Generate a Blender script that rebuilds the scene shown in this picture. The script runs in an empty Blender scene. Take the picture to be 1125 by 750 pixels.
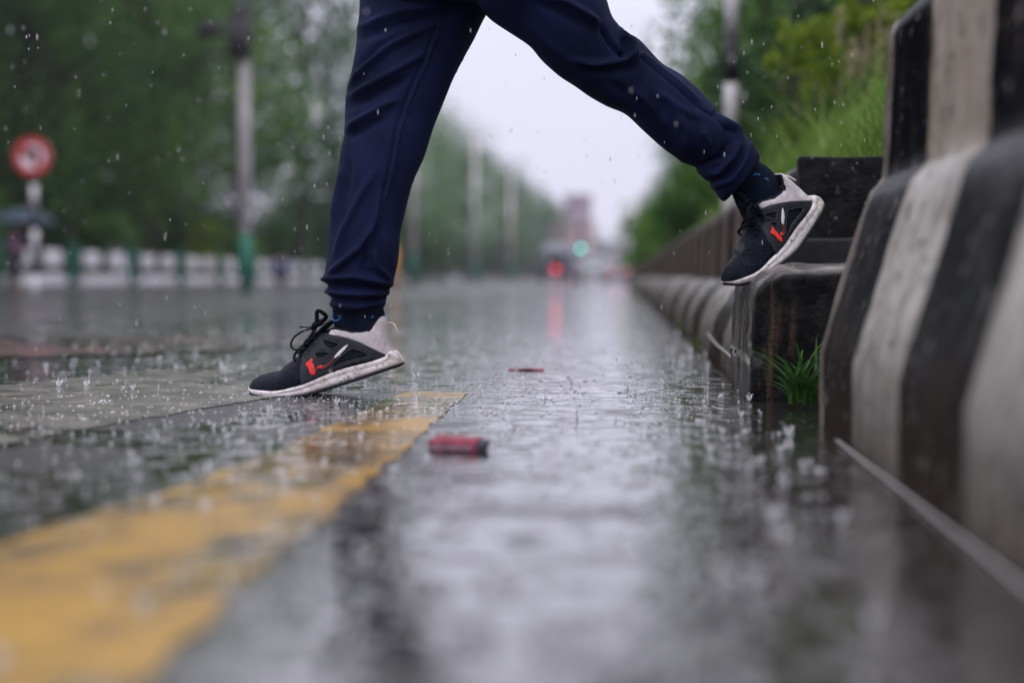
import bpy, bmesh, math, random
from mathutils import Vector, Matrix, Euler, noise
from mathutils.geometry import delaunay_2d_cdt
R = math.radians
random.seed(11)
S = bpy.context.scene
COL = S.collection

# ------------------------------------------------------------------ camera, sky, sun, exposure
CAMH = 0.24
F = 1562.0                                # focal length in photo pixels (50 mm on 36 mm, 1125 px)
cam = bpy.data.cameras.new('camera')
cam.lens = 50.0; cam.sensor_width = 36.0
cam.clip_start = 0.02; cam.clip_end = 2000
cam.dof.use_dof = True
cam.dof.focus_distance = 2.70
cam.dof.aperture_fstop = 1.5
cam.dof.aperture_blades = 0
co = bpy.data.objects.new('camera', cam); COL.objects.link(co)
PITCH, YAW = 2.86, 4.30
co.location = (0, 0, CAMH)
co.rotation_euler = (R(90 - PITCH), 0, R(YAW))
S.camera = co

w = bpy.data.worlds.new('World'); S.world = w; w.use_nodes = True
nt = w.node_tree; nt.nodes.clear()
out = nt.nodes.new('ShaderNodeOutputWorld')
bg = nt.nodes.new('ShaderNodeBackground'); bg.inputs['Strength'].default_value = 0.1
sky = nt.nodes.new('ShaderNodeTexSky'); sky.sky_type = 'NISHITA'; sky.sun_disc = False
SUN_EL, SUN_ROT = 62, 200
sky.sun_elevation = R(SUN_EL); sky.sun_rotation = R(SUN_ROT); sky.dust_density = 3.0
tc = nt.nodes.new('ShaderNodeTexCoord')
sep = nt.nodes.new('ShaderNodeSeparateXYZ'); nt.links.new(tc.outputs['Generated'], sep.inputs[0])
cr = nt.nodes.new('ShaderNodeValToRGB')
cr.color_ramp.elements[0].position = 0.0; cr.color_ramp.elements[0].color = (0.775, 0.755, 0.92, 1)
cr.color_ramp.elements[1].position = 0.80; cr.color_ramp.elements[1].color = (1.50, 1.48, 1.62, 1)
for p_, c_ in ((.27, (1.15, 1.13, 1.33)), (.17, (.845, .825, 1.0)), (.45, (1.30, 1.28, 1.42))):
    e_ = cr.color_ramp.elements.new(p_); e_.color = (*c_, 1)
nt.links.new(sep.outputs[2], cr.inputs[0])
ns = nt.nodes.new('ShaderNodeTexNoise'); ns.inputs['Scale'].default_value = 2.2; ns.inputs['Detail'].default_value = 3
nt.links.new(tc.outputs['Generated'], ns.inputs['Vector'])
mr = nt.nodes.new('ShaderNodeMapRange'); mr.inputs[1].default_value = 0.3; mr.inputs[2].default_value = 0.7
mr.inputs[3].default_value = 9.2; mr.inputs[4].default_value = 10.6
nt.links.new(ns.outputs[0], mr.inputs[0])
vm = nt.nodes.new('ShaderNodeVectorMath'); vm.operation = 'SCALE'
nt.links.new(cr.outputs[0], vm.inputs[0]); nt.links.new(mr.outputs[0], vm.inputs['Scale'])
mx = nt.nodes.new('ShaderNodeMixRGB'); mx.inputs[0].default_value = 0.92
nt.links.new(sky.outputs[0], mx.inputs[1]); nt.links.new(vm.outputs[0], mx.inputs[2])
nt.links.new(mx.outputs[0], bg.inputs[0]); nt.links.new(bg.outputs[0], out.inputs[0])

sl = bpy.data.lights.new('sun', 'SUN'); sl.energy = 0.7; sl.angle = R(25); sl.color = (1, 0.97, 0.95)
so = bpy.data.objects.new('sun', sl); COL.objects.link(so)
so.rotation_euler = (R(90 - SUN_EL), 0, R(180 - SUN_ROT))

S.view_settings.view_transform = 'Standard'; S.view_settings.look = 'None'
S.view_settings.exposure = 0.16; S.view_settings.gamma = 1.0; S.view_settings.use_curve_mapping = False
S.render.engine = 'CYCLES'
S.cycles.use_denoising = True
S.cycles.max_bounces = 8; S.cycles.transparent_max_bounces = 6; S.cycles.volume_bounces = 2
S.cycles.caustics_reflective = False; S.cycles.caustics_refractive = False
S.cycles.sample_clamp_indirect = 6

# ------------------------------------------------------------------ helpers
RM = Euler((R(90 - PITCH), 0, R(YAW))).to_matrix()
def ray(px, py):
    return RM @ Vector(((px - 562.5) / F, -(py - 375) / F, -1))
def at(px, py, Y):
    d = ray(px, py); return Vector((0, 0, CAMH)) + d * (Y / d.y)
def gz(x, y):
    def soft(t): return t if t > 1 else (0 if t < -1 else (t + 1) ** 2 / 4)
    return -0.0055 * soft(y - 5) - 0.008 * soft(-x - 2.5)
def onground(px, py, dz=0.0):
    d = ray(px, py)
    z = 0.0
    for _ in range(8):
        t = (z - CAMH) / d.z; p = Vector((0, 0, CAMH)) + d * t; z = gz(p.x, p.y)
    p.z += dz
    return p
def lerp(a, b, t): return a + (b - a) * t
def interp(tab, x):
    if x <= tab[0][0]: return tab[0][1]
    for (x0, y0), (x1, y1) in zip(tab, tab[1:]):
        if x <= x1: return y0 + (y1 - y0) * (x - x0) / (x1 - x0)
    return tab[-1][1]
def smooth_tab(tab):
    """Catmull-Rom-ish monotone evaluation of a table"""
    xs = [a for a, _ in tab]; ys = [b for _, b in tab]
    n = len(xs); m = []
    for i in range(n):
        if i in (0, n - 1): m.append(0 if n < 2 else ((ys[1]-ys[0])/(xs[1]-xs[0]) if i == 0 else (ys[-1]-ys[-2])/(xs[-1]-xs[-2])))
        else:
            a = (ys[i]-ys[i-1])/(xs[i]-xs[i-1]); b = (ys[i+1]-ys[i])/(xs[i+1]-xs[i])
            m.append(0 if a*b <= 0 else 2*a*b/(a+b))
    def f(x):
        if x <= xs[0]: return ys[0]
        if x >= xs[-1]: return ys[-1]
        i = 0
        while x > xs[i+1]: i += 1
        h = xs[i+1]-xs[i]; t = (x-xs[i])/h
        return ((2*t**3-3*t**2+1)*ys[i] + (t**3-2*t**2+t)*h*m[i] + (-2*t**3+3*t**2)*ys[i+1] + (t**3-t**2)*h*m[i+1])
    return f

def mesh_from(name, bm, mat, smooth=True):
    bmesh.ops.recalc_face_normals(bm, faces=bm.faces[:])
    me = bpy.data.meshes.new(name); bm.to_mesh(me); bm.free()
    if smooth: me.polygons.foreach_set('use_smooth', [True] * len(me.polygons))
    mats = mat if isinstance(mat, (list, tuple)) else [mat]
    for m_ in mats: me.materials.append(m_)
    return me
def obj(name, bm, mat, parent=None, smooth=True, world=False):
    """links bm as ONE mesh object; world=True: the bm is in world coordinates"""
    if parent is not None and world:
        loc = Vector((0, 0, 0)); p = parent
        while p is not None: loc += p.location; p = p.parent
        bmesh.ops.translate(bm, verts=bm.verts[:], vec=-loc)
    o = bpy.data.objects.new(name, mesh_from(name, bm, mat, smooth)); COL.objects.link(o)
    o.parent = parent
    return o
def tag(o, label=None, cat=None, group=None, kind=None):
    if label: o['label'] = label
    if cat: o['category'] = cat
    if group: o['group'] = group
    if kind: o['kind'] = kind
    return o
def thing(name, label, cat, loc=(0, 0, 0), rz=0, group=None):
    o = bpy.data.objects.new(name, None); COL.objects.link(o)
    o.location = loc; o.rotation_euler = (0, 0, rz); o.empty_display_size = 0.1
    return tag(o, label, cat, group)
def dup(root, loc, rz=0, scale=1, label=None):
    r = root.copy(); COL.objects.link(r); r.location = loc; r.rotation_euler = (0, 0, rz)
    r.scale = (scale,) * 3 if not isinstance(scale, tuple) else scale
    if label: r['label'] = label
    for ch in list(root.children):
        c = ch.copy(); COL.objects.link(c); c.parent = r
        for g in list(ch.children):
            d = g.copy(); COL.objects.link(d); d.parent = c
    return r

def add_box(bm, c, s, rot=None, bevel=0, seg=2):
    m = Matrix.Translation(Vector(c)) @ (rot.to_4x4() if rot is not None else Matrix.Identity(4)) @ Matrix.Diagonal((s[0], s[1], s[2], 1))
    r = bmesh.ops.create_cube(bm, size=1, matrix=m)
    if bevel:
        es = {e for v in r['verts'] for e in v.link_edges}
        bmesh.ops.bevel(bm, geom=list(es), offset=bevel, segments=seg, affect='EDGES', profile=0.6)
def frame_of(t):
    t = t.normalized(); a = Vector((0, 0, 1)) if abs(t.z) < 0.9 else Vector((1, 0, 0))
    n = t.cross(a).normalized(); return n, t.cross(n).normalized()
def add_tube(bm, pts, rad, n=8, flat=1.0, cap=True):
    pts = [Vector(p) for p in pts]; rings = []
    pn = None
    for i, p in enumerate(pts):
        t = (pts[min(i+1, len(pts)-1)] - pts[max(i-1, 0)])
        if pn is None: a, b = frame_of(t)
        else:
            tt = t.normalized(); a = (pn - tt * pn.dot(tt))
            a = a.normalized() if a.length > 1e-6 else frame_of(t)[0]; b = tt.cross(a).normalized()
        pn = a
        r = rad[i] if isinstance(rad, (list, tuple)) else rad
        rings.append([bm.verts.new(p + a * (r * math.cos(k*2*math.pi/n)) + b * (r * flat * math.sin(k*2*math.pi/n))) for k in range(n)])
    for A, B in zip(rings, rings[1:]):
        for k in range(n): bm.faces.new((A[k], A[(k+1) % n], B[(k+1) % n], B[k]))
    if cap: bm.faces.new(rings[0][::-1]); bm.faces.new(rings[-1])
def loft(bm, rings, cap=True):
    vr = [[bm.verts.new(p) for p in r] for r in rings]; n = len(rings[0])
    for A, B in zip(vr, vr[1:]):
        for k in range(n): bm.faces.new((A[k], A[(k+1) % n], B[(k+1) % n], B[k]))
    if cap: bm.faces.new(vr[0][::-1]); bm.faces.new(vr[-1])
def spline(pts, n=6):
    P = [Vector(p) for p in pts]; o = []
    for i in range(len(P)-1):
        p0 = P[max(i-1, 0)]; p1 = P[i]; p2 = P[i+1]; p3 = P[min(i+2, len(P)-1)]
        for k in range(n):
            t = k/n
            o.append(0.5*((2*p1)+(p2-p0)*t+(2*p0-5*p1+4*p2-p3)*t*t+(3*p1-p0-3*p2+p3)*t**3))
    o.append(P[-1]); return o
def add_blob(bm, c, r, seg=10, ring=7, scale=(1, 1, 1)):
    c = Vector(c); rx, ry, rz = r*scale[0], r*scale[1], r*scale[2]
    top = bm.verts.new(c+Vector((0, 0, rz))); bot = bm.verts.new(c-Vector((0, 0, rz))); rows = []
    for j in range(1, ring):
        th = math.pi*j/ring; st, ct = math.sin(th), math.cos(th)
        rows.append([bm.verts.new(c+Vector((rx*st*math.cos(k*math.tau/seg), ry*st*math.sin(k*math.tau/seg), rz*ct))) for k in range(seg)])
    for k in range(seg):
        bm.faces.new((top, rows[0][k], rows[0][(k+1) % seg])); bm.faces.new((bot, rows[-1][(k+1) % seg], rows[-1][k]))
    for A, B in zip(rows, rows[1:]):
        for k in range(seg): bm.faces.new((A[k], B[k], B[(k+1) % seg], A[(k+1) % seg]))
def skin_body(joints, edges, radii, sub=2):
    """grows one continuous surface over a skeleton; returns a bmesh"""
    me = bpy.data.meshes.new('skeleton'); me.from_pydata([tuple(j) for j in joints], edges, [])
    o = bpy.data.objects.new('skeleton', me); COL.objects.link(o)
    md = o.modifiers.new('skin', 'SKIN'); md.use_smooth_shade = True
    for i, r in enumerate(radii):
        rr = (r, r) if not isinstance(r, tuple) else r
        me.skin_vertices[0].data[i].radius = rr
    me.skin_vertices[0].data[0].use_root = True
    sb = o.modifiers.new('sub', 'SUBSURF'); sb.levels = sub; sb.render_levels = sub
    dg = bpy.context.evaluated_depsgraph_get()
    m2 = bpy.data.meshes.new_from_object(o.evaluated_get(dg))
    bm = bmesh.new(); bm.from_mesh(m2)
    bpy.data.objects.remove(o); bpy.data.meshes.remove(m2); bpy.data.meshes.remove(me)
    return bm

# ------------------------------------------------------------------ materials
class N:
    """small node-tree builder"""
    def __init__(s, name):
        s.m = bpy.data.materials.new(name); s.m.use_nodes = True; s.t = s.m.node_tree; s.t.nodes.clear()
        s.out = s.t.nodes.new('ShaderNodeOutputMaterial'); s.b = s.t.nodes.new('ShaderNodeBsdfPrincipled')
        s.t.links.new(s.b.outputs[0], s.out.inputs[0]); s._tc = None
    def new(s, typ, **kw):
        n = s.t.nodes.new(typ)
        for k, v in kw.items(): setattr(n, k, v)
        return n
    def put(s, sock, v):
        if hasattr(v, 'is_output') or isinstance(v, bpy.types.NodeSocket): s.t.links.new(v, sock)
        elif isinstance(v, (tuple, list)) and len(v) == 3 and sock.type == 'RGBA': sock.default_value = (*v, 1)
        else: sock.default_value = v
    def coord(s, kind='Object', scale=None):
        if s._tc is None: s._tc = s.new('ShaderNodeTexCoord')
        o = s._tc.outputs[kind]
        if scale is not None:
            mp = s.new('ShaderNodeMapping'); s.t.links.new(o, mp.inputs[0])
            mp.inputs['Scale'].default_value = scale if isinstance(scale, tuple) else (scale,)*3
            o = mp.outputs[0]
        return o
    def noise(s, scale=5, detail=4, rough=.55, vec=None, dist=0):
        n = s.new('ShaderNodeTexNoise'); s.put(n.inputs['Vector'], vec if vec is not None else s.coord())
        n.inputs['Scale'].default_value = scale; n.inputs['Detail'].default_value = detail
        n.inputs['Roughness'].default_value = rough; n.inputs['Distortion'].default_value = dist
        return n.outputs[0]
    def voro(s, scale=5, vec=None, feature='F1', dim='3D'):
        n = s.new('ShaderNodeTexVoronoi'); n.voronoi_dimensions = dim; n.feature = feature
        s.put(n.inputs['Vector'], vec if vec is not None else s.coord()); n.inputs['Scale'].default_value = scale
        return n
    def rng(s, v, a, b, c=0., d=1., smooth=False):
        n = s.new('ShaderNodeMapRange'); n.interpolation_type = 'SMOOTHSTEP' if smooth else 'LINEAR'
        s.put(n.inputs[0], v)
        for i, x in enumerate((a, b, c, d)): n.inputs[i+1].default_value = x
        return n.outputs[0]
    def math(s, op, a, b=None, c=None):
        n = s.new('ShaderNodeMath', operation=op); s.put(n.inputs[0], a)
        if b is not None: s.put(n.inputs[1], b)
        if c is not None: s.put(n.inputs[2], c)
        return n.outputs[0]
    def mix(s, f, a, b, typ='MIX'):
        n = s.new('ShaderNodeMixRGB', blend_type=typ); s.put(n.inputs[0], f); s.put(n.inputs[1], a); s.put(n.inputs[2], b)
        return n.outputs[0]
    def xyz(s, v):
        n = s.new('ShaderNodeSeparateXYZ'); s.put(n.inputs[0], v); return n.outputs
    def bump(s, h, strength=.5, dist=.01, normal=None):
        n = s.new('ShaderNodeBump'); s.put(n.inputs['Height'], h); n.inputs['Strength'].default_value = strength
        n.inputs['Distance'].default_value = dist
        if normal is not None: s.put(n.inputs['Normal'], normal)
        return n.outputs[0]
    def set(s, **kw):
        for k, v in kw.items(): s.put(s.b.inputs[k.replace('_', ' ')], v)
        return s.m

def simple(name, col, rough=.6, var=.25, scale=8, bump=0, bscale=60, bdist=.002, **kw):
    n = N(name); kw.setdefault('Specular_IOR_Level', .25); f = n.noise(scale, 4)
    c = n.mix(n.rng(f, .3, .7), tuple(x*(1-var) for x in col), tuple(min(1, x*(1+var)) for x in col))
    if bump: n.set(Normal=n.bump(n.noise(bscale, 3), bump, bdist))
    return n.set(Base_Color=c, Roughness=rough, **kw)

def ripple_height(n, vec, scale, freq):
    """rings round random drop points"""
    v = n.voro(scale, vec, dim='2D'); v.inputs['Randomness'].default_value = 1
    d = v.outputs['Distance']; ph = n.xyz(v.outputs['Color'])[0]
    edge = n.math('MULTIPLY', ph, .55)                       # radius reached by the ring
    x = n.math('SUBTRACT', d, edge)
    env = n.math('POWER', 2.718, n.math('MULTIPLY', n.math('MULTIPLY', x, x), -90.))
    return n.math('MULTIPLY', n.math('SINE', n.math('MULTIPLY', x, freq)), env)

def water_bump(n, amount=1.0):
    vec = n.coord('Object')
    h = n.math('ADD', ripple_height(n, vec, 9, 48), n.math('MULTIPLY', ripple_height(n, vec, 17, 44), .6))
    wv = n.noise(26, 3, .6, n.coord('Object', (1, .8, 1)), .6)
    return n.math('ADD', n.math('MULTIPLY', h, .5), n.math('MULTIPLY', wv, 1.5))

def road_material(name, base, paint=None, wear=(.42, .62), drier=0.):
    n = N(name); oc = n.coord('Object'); P = n.xyz(oc)
    big = n.noise(1.7, 5, .6, oc, .7)
    right = n.math('ADD', n.rng(P[0], -.75, -.2, 0, .10, True), n.rng(P[1], 2.2, 3.6, 0, .14, True))
    right = n.math('ADD', right, n.rng(P[0], .05, .16, 0, .3, True))
    right = n.math('ADD', right, n.rng(P[0], -3.2, -1.2, -.17, 0, True))
    pud = n.rng(n.math('ADD', big, right), .50 + drier, .565 + drier, 0, 1, True)   # 1 = standing water
    stone = n.voro(170, oc).outputs['Distance']; grit = n.noise(55, 5, .7, oc)
    c1 = n.mix(n.rng(grit, .35, .7), tuple(x*.55 for x in base), tuple(x*1.5 for x in base))
    c1 = n.mix(n.rng(n.noise(2.1, 3, .5, oc), .4, .65), c1, tuple(x*.7 for x in base))
    if paint:
        wr = n.rng(n.math('ADD', n.noise(11, 6, .65, oc), n.math('MULTIPLY', grit, .25)), *wear)
        c1 = n.mix(wr, n.mix(n.rng(n.noise(7, 4, .6, oc), .3, .7), tuple(x*.7 for x in paint), paint), c1)
    col = n.mix(n.math('MULTIPLY', pud, .14 if paint else .55), c1, (.030, .027, .021))
    rough = n.rng(pud, 0, 1, .33, .085)
    ah = n.math('ADD', n.math('MULTIPLY', stone, .8), grit)
    nb = n.bump(n.math('MULTIPLY', ah, n.rng(pud, 0, 1, 1, .06)), .5, .0018)
    nb2 = n.bump(n.math('MULTIPLY', water_bump(n), n.rng(pud, 0, 1, .45, 1)), .5, .0021, nb)
    return n.set(Base_Color=col, Roughness=rough, IOR=1.42, Specular_IOR_Level=n.rng(pud, 0, 1, .16, .5), Normal=nb2,
                 Coat_Weight=n.rng(pud, 0, 1, .30, 1), Coat_Roughness=n.rng(pud, 0, 1, .14, .03), Coat_IOR=1.33, Coat_Normal=nb2)

def stripe_material(name, period, offset, axis=1, upper=None, white=(.42, .40, .37), black=(.016, .017, .020), edge=.035, grey_from=None):
    n = N(name); oc = n.coord('Object'); P = n.xyz(oc)
    wob = n.math('MULTIPLY', n.math('SUBTRACT', n.noise(9, 4, .6, oc), .5), edge)
    t = n.math('FRACT', n.math('DIVIDE', n.math('ADD', n.math('SUBTRACT', P[axis], offset), wob), period))
    isb = n.rng(t, .5-.012, .5+.012)                           # second half of each period is black
    isb = n.math('MULTIPLY', isb, n.rng(t, .985, 1.0, 1, 0))
    streak = n.noise(1, 6, .68, n.coord('Object', (24, 24, 5)), .8)
    grime = n.noise(14, 6, .65, oc)
    wcol = n.mix(n.rng(streak, .42, .72), white, tuple(x*.38 for x in white))
    wcol = n.mix(n.rng(grime, .52, .75, 0, .8), wcol, (.11, .085, .065))
    bcol = n.mix(n.rng(grime, .5, .8, 0, .6), black, (.07, .068, .066))
    if upper is not None:      # sky light on the sloping foot painted paler; upright face dark and dirty
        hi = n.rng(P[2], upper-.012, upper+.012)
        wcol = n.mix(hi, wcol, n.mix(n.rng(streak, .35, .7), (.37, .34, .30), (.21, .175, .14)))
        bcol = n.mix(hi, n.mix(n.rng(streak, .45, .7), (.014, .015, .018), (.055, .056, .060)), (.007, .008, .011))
    col = n.mix(isb, wcol, bcol)
    low = n.rng(n.math('ADD', P[2], n.math('MULTIPLY', grime, .12)), .05, .27, .88, 0)  # splashed mud near the road
    col = n.mix(low, col, (.04, .031, .024))
    if grey_from is not None:
        g = n.rng(n.math('ADD', P[axis], wob), grey_from-.01, grey_from+.01)  # far corner catching light, painted in as a grey strip
        col = n.mix(g, col, n.mix(n.rng(grime, .4, .7), (.20, .18, .165), (.09, .078, .068)))
    stain = n.math('MULTIPLY', n.rng(n.noise(1, 5, .65, n.coord('Object', (9, 9, 3.2)), 1.0), .50, .72), .6)
    col = n.mix(stain, col, n.mix(isb, (.21, .150, .095), (.045, .036, .028)))
    chip = n.rng(n.noise(30, 6, .75, oc), .585, .62)
    col = n.mix(n.math('MULTIPLY', chip, .8), col, n.mix(isb, (.13, .115, .10), (.20, .19, .175)))
    pit = n.rng(n.voro(95, oc).outputs['Distance'], .10, .26)
    h = n.math('ADD', n.math('ADD', n.noise(70, 5, .7, oc), n.math('MULTIPLY', grime, 1.6)), n.math('MULTIPLY', pit, .35))
    h = n.math('SUBTRACT', h, n.math('MULTIPLY', chip, .5))
    return n.set(Base_Color=col, Roughness=n.rng(grime, .3, .7, .28, .6), Normal=n.bump(h, 1.0, .006),
                 Specular_IOR_Level=.0, Coat_Weight=n.rng(n.xyz(n.new('ShaderNodeNewGeometry').outputs['Normal'])[2], .12, .5, 0, .35), Coat_Roughness=.3)

def leaf_material(name, dark, light, trans=.25, warm=.4):
    n = N(name); g = n.new('ShaderNodeNewGeometry')
    r = g.outputs['Random Per Island']
    f = n.math('ADD', n.math('MULTIPLY', r, .45), n.math('MULTIPLY', n.math('SUBTRACT', n.noise(.55, 3, .6, n.coord('Object')), .30), 1.7))
    oi = n.new('ShaderNodeObjectInfo').outputs['Random']
    f = n.math('ADD', f, n.rng(oi, 0, 1, -.38, .34))
    c = n.mix(n.rng(f, .15, .95), dark, light)
    c = n.mix(n.rng(n.math('FRACT', n.math('MULTIPLY', oi, 7.3)), .4, 1, 0, warm), c, n.mix(.5, c, (.13, .17, .03)))
    n.set(Base_Color=c, Roughness=.5, Specular_IOR_Level=.15)
    tl = n.new('ShaderNodeBsdfTranslucent'); n.put(tl.inputs[0], c)
    ms = n.new('ShaderNodeMixShader'); ms.inputs[0].default_value = trans
    n.t.links.new(n.b.outputs[0], ms.inputs[1]); n.t.links.new(tl.outputs[0], ms.inputs[2])
    n.t.links.new(ms.outputs[0], n.out.inputs[0])
    return n.m

def emit(name, col, strength):
    n = N(name); return n.set(Base_Color=tuple(x*.3 for x in col), Emission_Color=col, Emission_Strength=strength, Roughness=.2)

M = {}
M['road'] = road_material('wet_asphalt', (.052, .050, .054))
M['yellow'] = road_material('worn_yellow_paint', (.045, .044, .046), (.43, .245, .042), (.57, .80), .06)
M['pale_strip'] = road_material('worn_pale_paint', (.06, .058, .052), (.20, .19, .16), (.50, .74), .05)
M['red_strip'] = road_material('worn_red_band', (.045, .036, .034), (.20, .05, .045), (.5, .7), .04)  # reddish tone broken up by noise over dark asphalt
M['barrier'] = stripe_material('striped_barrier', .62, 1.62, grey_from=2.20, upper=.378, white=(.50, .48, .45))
M['kerb'] = stripe_material('striped_kerb', .9, 0.0, white=(.31, .30, .285))
M['wall'] = stripe_material('striped_wall', .62, 3.2-.31-.03, white=(.13, .105, .09))
def block_material():
    n = N('wet_black_block'); oc = n.coord(); P = n.xyz(oc)
    gr = n.noise(16, 6, .7, oc); st = n.noise(1, 5, .6, n.coord('Object', (40, 40, 4)))
    c = n.mix(n.rng(gr, .45, .75), (.006, .006, .008), (.034, .031, .030))
    c = n.mix(n.math('MULTIPLY', n.rng(st, .55, .7), n.rng(P[0], .0, .10, 1, .15)), c, (.16, .10, .06))
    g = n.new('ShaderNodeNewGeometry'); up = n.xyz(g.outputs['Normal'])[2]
    lit_worn = n.math('MULTIPLY', n.rng(up, .5, .92), n.rng(gr, .3, .55))  # worn patches, with the lit top painted in as paler colour
    c = n.mix(lit_worn, c, n.mix(gr, (.36, .34, .33), (.20, .18, .17)))
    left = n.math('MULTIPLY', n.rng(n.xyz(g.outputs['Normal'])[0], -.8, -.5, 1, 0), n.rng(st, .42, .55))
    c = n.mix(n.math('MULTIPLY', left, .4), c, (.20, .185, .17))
    h = n.math('ADD', n.noise(45, 6, .75, oc), n.math('MULTIPLY', gr, 1.5))
    return n.set(Base_Color=c, Roughness=n.rng(gr, .3, .7, .25, .55), Specular_IOR_Level=.06, Normal=n.bump(h, 1., .014), Coat_Weight=n.rng(up, .1, .6, .03, .5), Coat_Roughness=.2)
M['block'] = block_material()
def speckled():
    n = N('wet_black_concrete'); oc = n.coord(); v = n.voro(42, oc)
    sp = n.math('MULTIPLY', n.rng(v.outputs['Distance'], .10, .16, 1, 0), n.rng(n.xyz(v.outputs['Color'])[0], .72, .74))
    g = n.noise(16, 6, .7, oc)
    c = n.mix(n.rng(g, .42, .72), (.006, .006, .009), (.026, .025, .028)); c = n.mix(sp, c, (.20, .20, .22))
    c = n.mix(n.rng(n.noise(40, 5, .75, oc), .60, .64, 0, .6), c, (.075, .07, .068))
    return n.set(Base_Color=c, Roughness=.5, Specular_IOR_Level=.08, Normal=n.bump(n.math('ADD', n.noise(60, 5, .7, oc), g), .9, .006))
M['black_concrete'] = speckled()
M['step_concrete'] = simple('wet_dark_step', (.022, .021, .026), .45, .4, 10, .6, 50, .004, Specular_IOR_Level=.1)
M['ground'] = simple('dark_earth', (.06, .055, .045), .9, .4, 2)
M['verge'] = simple('grassy_earth', (.09, .15, .03), .9, .4, 3, .5, 20, .02)
M['pavement'] = simple('grey_pavement', (.16, .155, .16), .35, .25, 1.5, .3, 30, .004)
M['leaf_dark'] = leaf_material('leaf_dark', (.006, .027, .010), (.046, .140, .030))
M['leaf_mid'] = leaf_material('leaf_mid', (.022, .075, .018), (.14, .29, .05))
M['leaf_far'] = leaf_material('leaf_far', (.018, .068, .028), (.10, .22, .07))
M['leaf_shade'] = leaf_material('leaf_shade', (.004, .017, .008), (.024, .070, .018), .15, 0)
M['leaf_bright'] = leaf_material('leaf_bright', (.06, .11, .012), (.17, .23, .02), .35)
M['grass'] = leaf_material('grass_blades', (.065, .145, .022), (.21, .32, .07), .3)
M['seed'] = leaf_material('seed_heads', (.24, .20, .13), (.42, .36, .25), .2)
M['bark'] = simple('bark', (.045, .037, .03), .85, .4, 6, .6, 20, .02)
M['pole_pale'] = simple('pale_concrete', (.66, .62, .635), .5, .2, 3)
M['green_paint'] = simple('green_paint', (.008, .13, .085), .35, .2, 4)
M['white_paint'] = simple('white_paint', (.66, .64, .68), .45, .15, 3)
M['dark_metal'] = simple('dark_metal', (.03, .03, .034), .45, .3, 5)
M['black_paint'] = simple('black_paint', (.012, .012, .014), .4, .3, 5)
M['red_paint'] = simple('red_paint', (.42, .022, .03), .5, .1, 5)
M['grey_body'] = simple('grey_van_paint', (.30, .31, .37), .3, .08, 3)
M['pale_body'] = simple('pale_car_paint', (.48, .52, .55), .25, .05, 3)
M['glass'] = simple('dark_glass', (.012, .013, .016), .06, .1, 3)
M['tyre'] = simple('tyre_rubber', (.012, .012, .012), .8, .2, 5)
M['lamp_red'] = emit('lit_brake_lamp', (1, .01, .06), 2.1)
M['lamp_red_far'] = emit('lit_tail_lamp', (1, .03, .08), 4)
M['lamp_green'] = emit('lit_green_lens', (.03, .75, .62), 9)
M['lens_off'] = simple('unlit_lens', (.04, .012, .012), .25)
M['pink_wall'] = simple('pink_plaster', (.40, .27, .36), .8, .12, 1)  # far wall colour made paler and greyer to put distance haze in
M['rose_wall'] = simple('rose_plaster', (.50, .32, .37), .8, .12, 1)
M['grey_wall'] = simple('grey_plaster', (.30, .29, .33), .8, .12, 1)
M['skin'] = simple('skin', (.30, .17, .11), .55, .08, 9)
M['hair'] = simple('black_hair', (.012, .010, .010), .5)
M['pink_cloth'] = simple('mauve_cloth', (.26, .13, .22), .9)
M['blue_cloth'] = simple('blue_cloth', (.03, .07, .30), .9)
M['dark_cloth'] = simple('dark_cloth', (.018, .017, .024), .9)
M['umbrella_cloth'] = simple('grey_blue_umbrella', (.10, .14, .19), .4)

def fabric():
    n = N('navy_track_fabric'); oc = n.coord()
    wv = n.noise(420, 2, .6, n.coord('Object', (1, 1, .35)))
    wet = n.noise(7, 5, .62, oc)
    c = n.mix(n.rng(wet, .38, .62), (.0026, .0042, .0185), (.0080, .0118, .046))
    c = n.mix(n.rng(wv, .4, .7, 0, .35), c, (.011, .015, .045))
    h = n.math('ADD', n.math('MULTIPLY', wv, .25), n.math('ADD', n.noise(34, 4, .55, oc), n.math('MULTIPLY', n.noise(20, 3, .5, n.coord('Object', (1.6, 1, .7)), 1.2), 1.4)))
    return n.set(Base_Color=c, Roughness=.75, Specular_IOR_Level=.08, Sheen_Weight=.05, Sheen_Roughness=.4, Sheen_Tint=(.30, .32, .62),
                 Normal=n.bump(h, .45, .0022))
M['trousers'] = fabric()
def knit(name, c0, c1, scale, rough=.8, h=.6, dist=.0012, **kw):
    n = N(name); v = n.voro(scale, n.coord())
    d = v.outputs['Distance']
    c = n.mix(n.rng(d, .15, .55), c1, c0); c = n.mix(n.rng(n.noise(40, 4, .6), .5, .75, 0, .4), c, tuple(x*1.8+.004 for x in c1))
    return n.set(Base_Color=c, Roughness=rough, Specular_IOR_Level=.08, Normal=n.bump(d, h, dist), **kw)
M['shoe_mesh'] = knit('navy_shoe_mesh', (.003, .005, .010), (.014, .019, .036), 300, .5, 1.0, .002)
M['shoe_panel'] = simple('charcoal_shoe_panel', (.016, .018, .025), .5, .25, 60, .3, 300, .0005)
M['shoe_panel_edge'] = simple('charcoal_piping', (.045, .044, .052), .5, .15, 60)
M['shoe_grey'] = knit('pale_grey_shoe_mesh', (.44, .40, .43), (.62, .57, .60), 520, .8, .5, .0008)
M['lining'] = simple('black_lining', (.006, .008, .014), .8)
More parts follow.
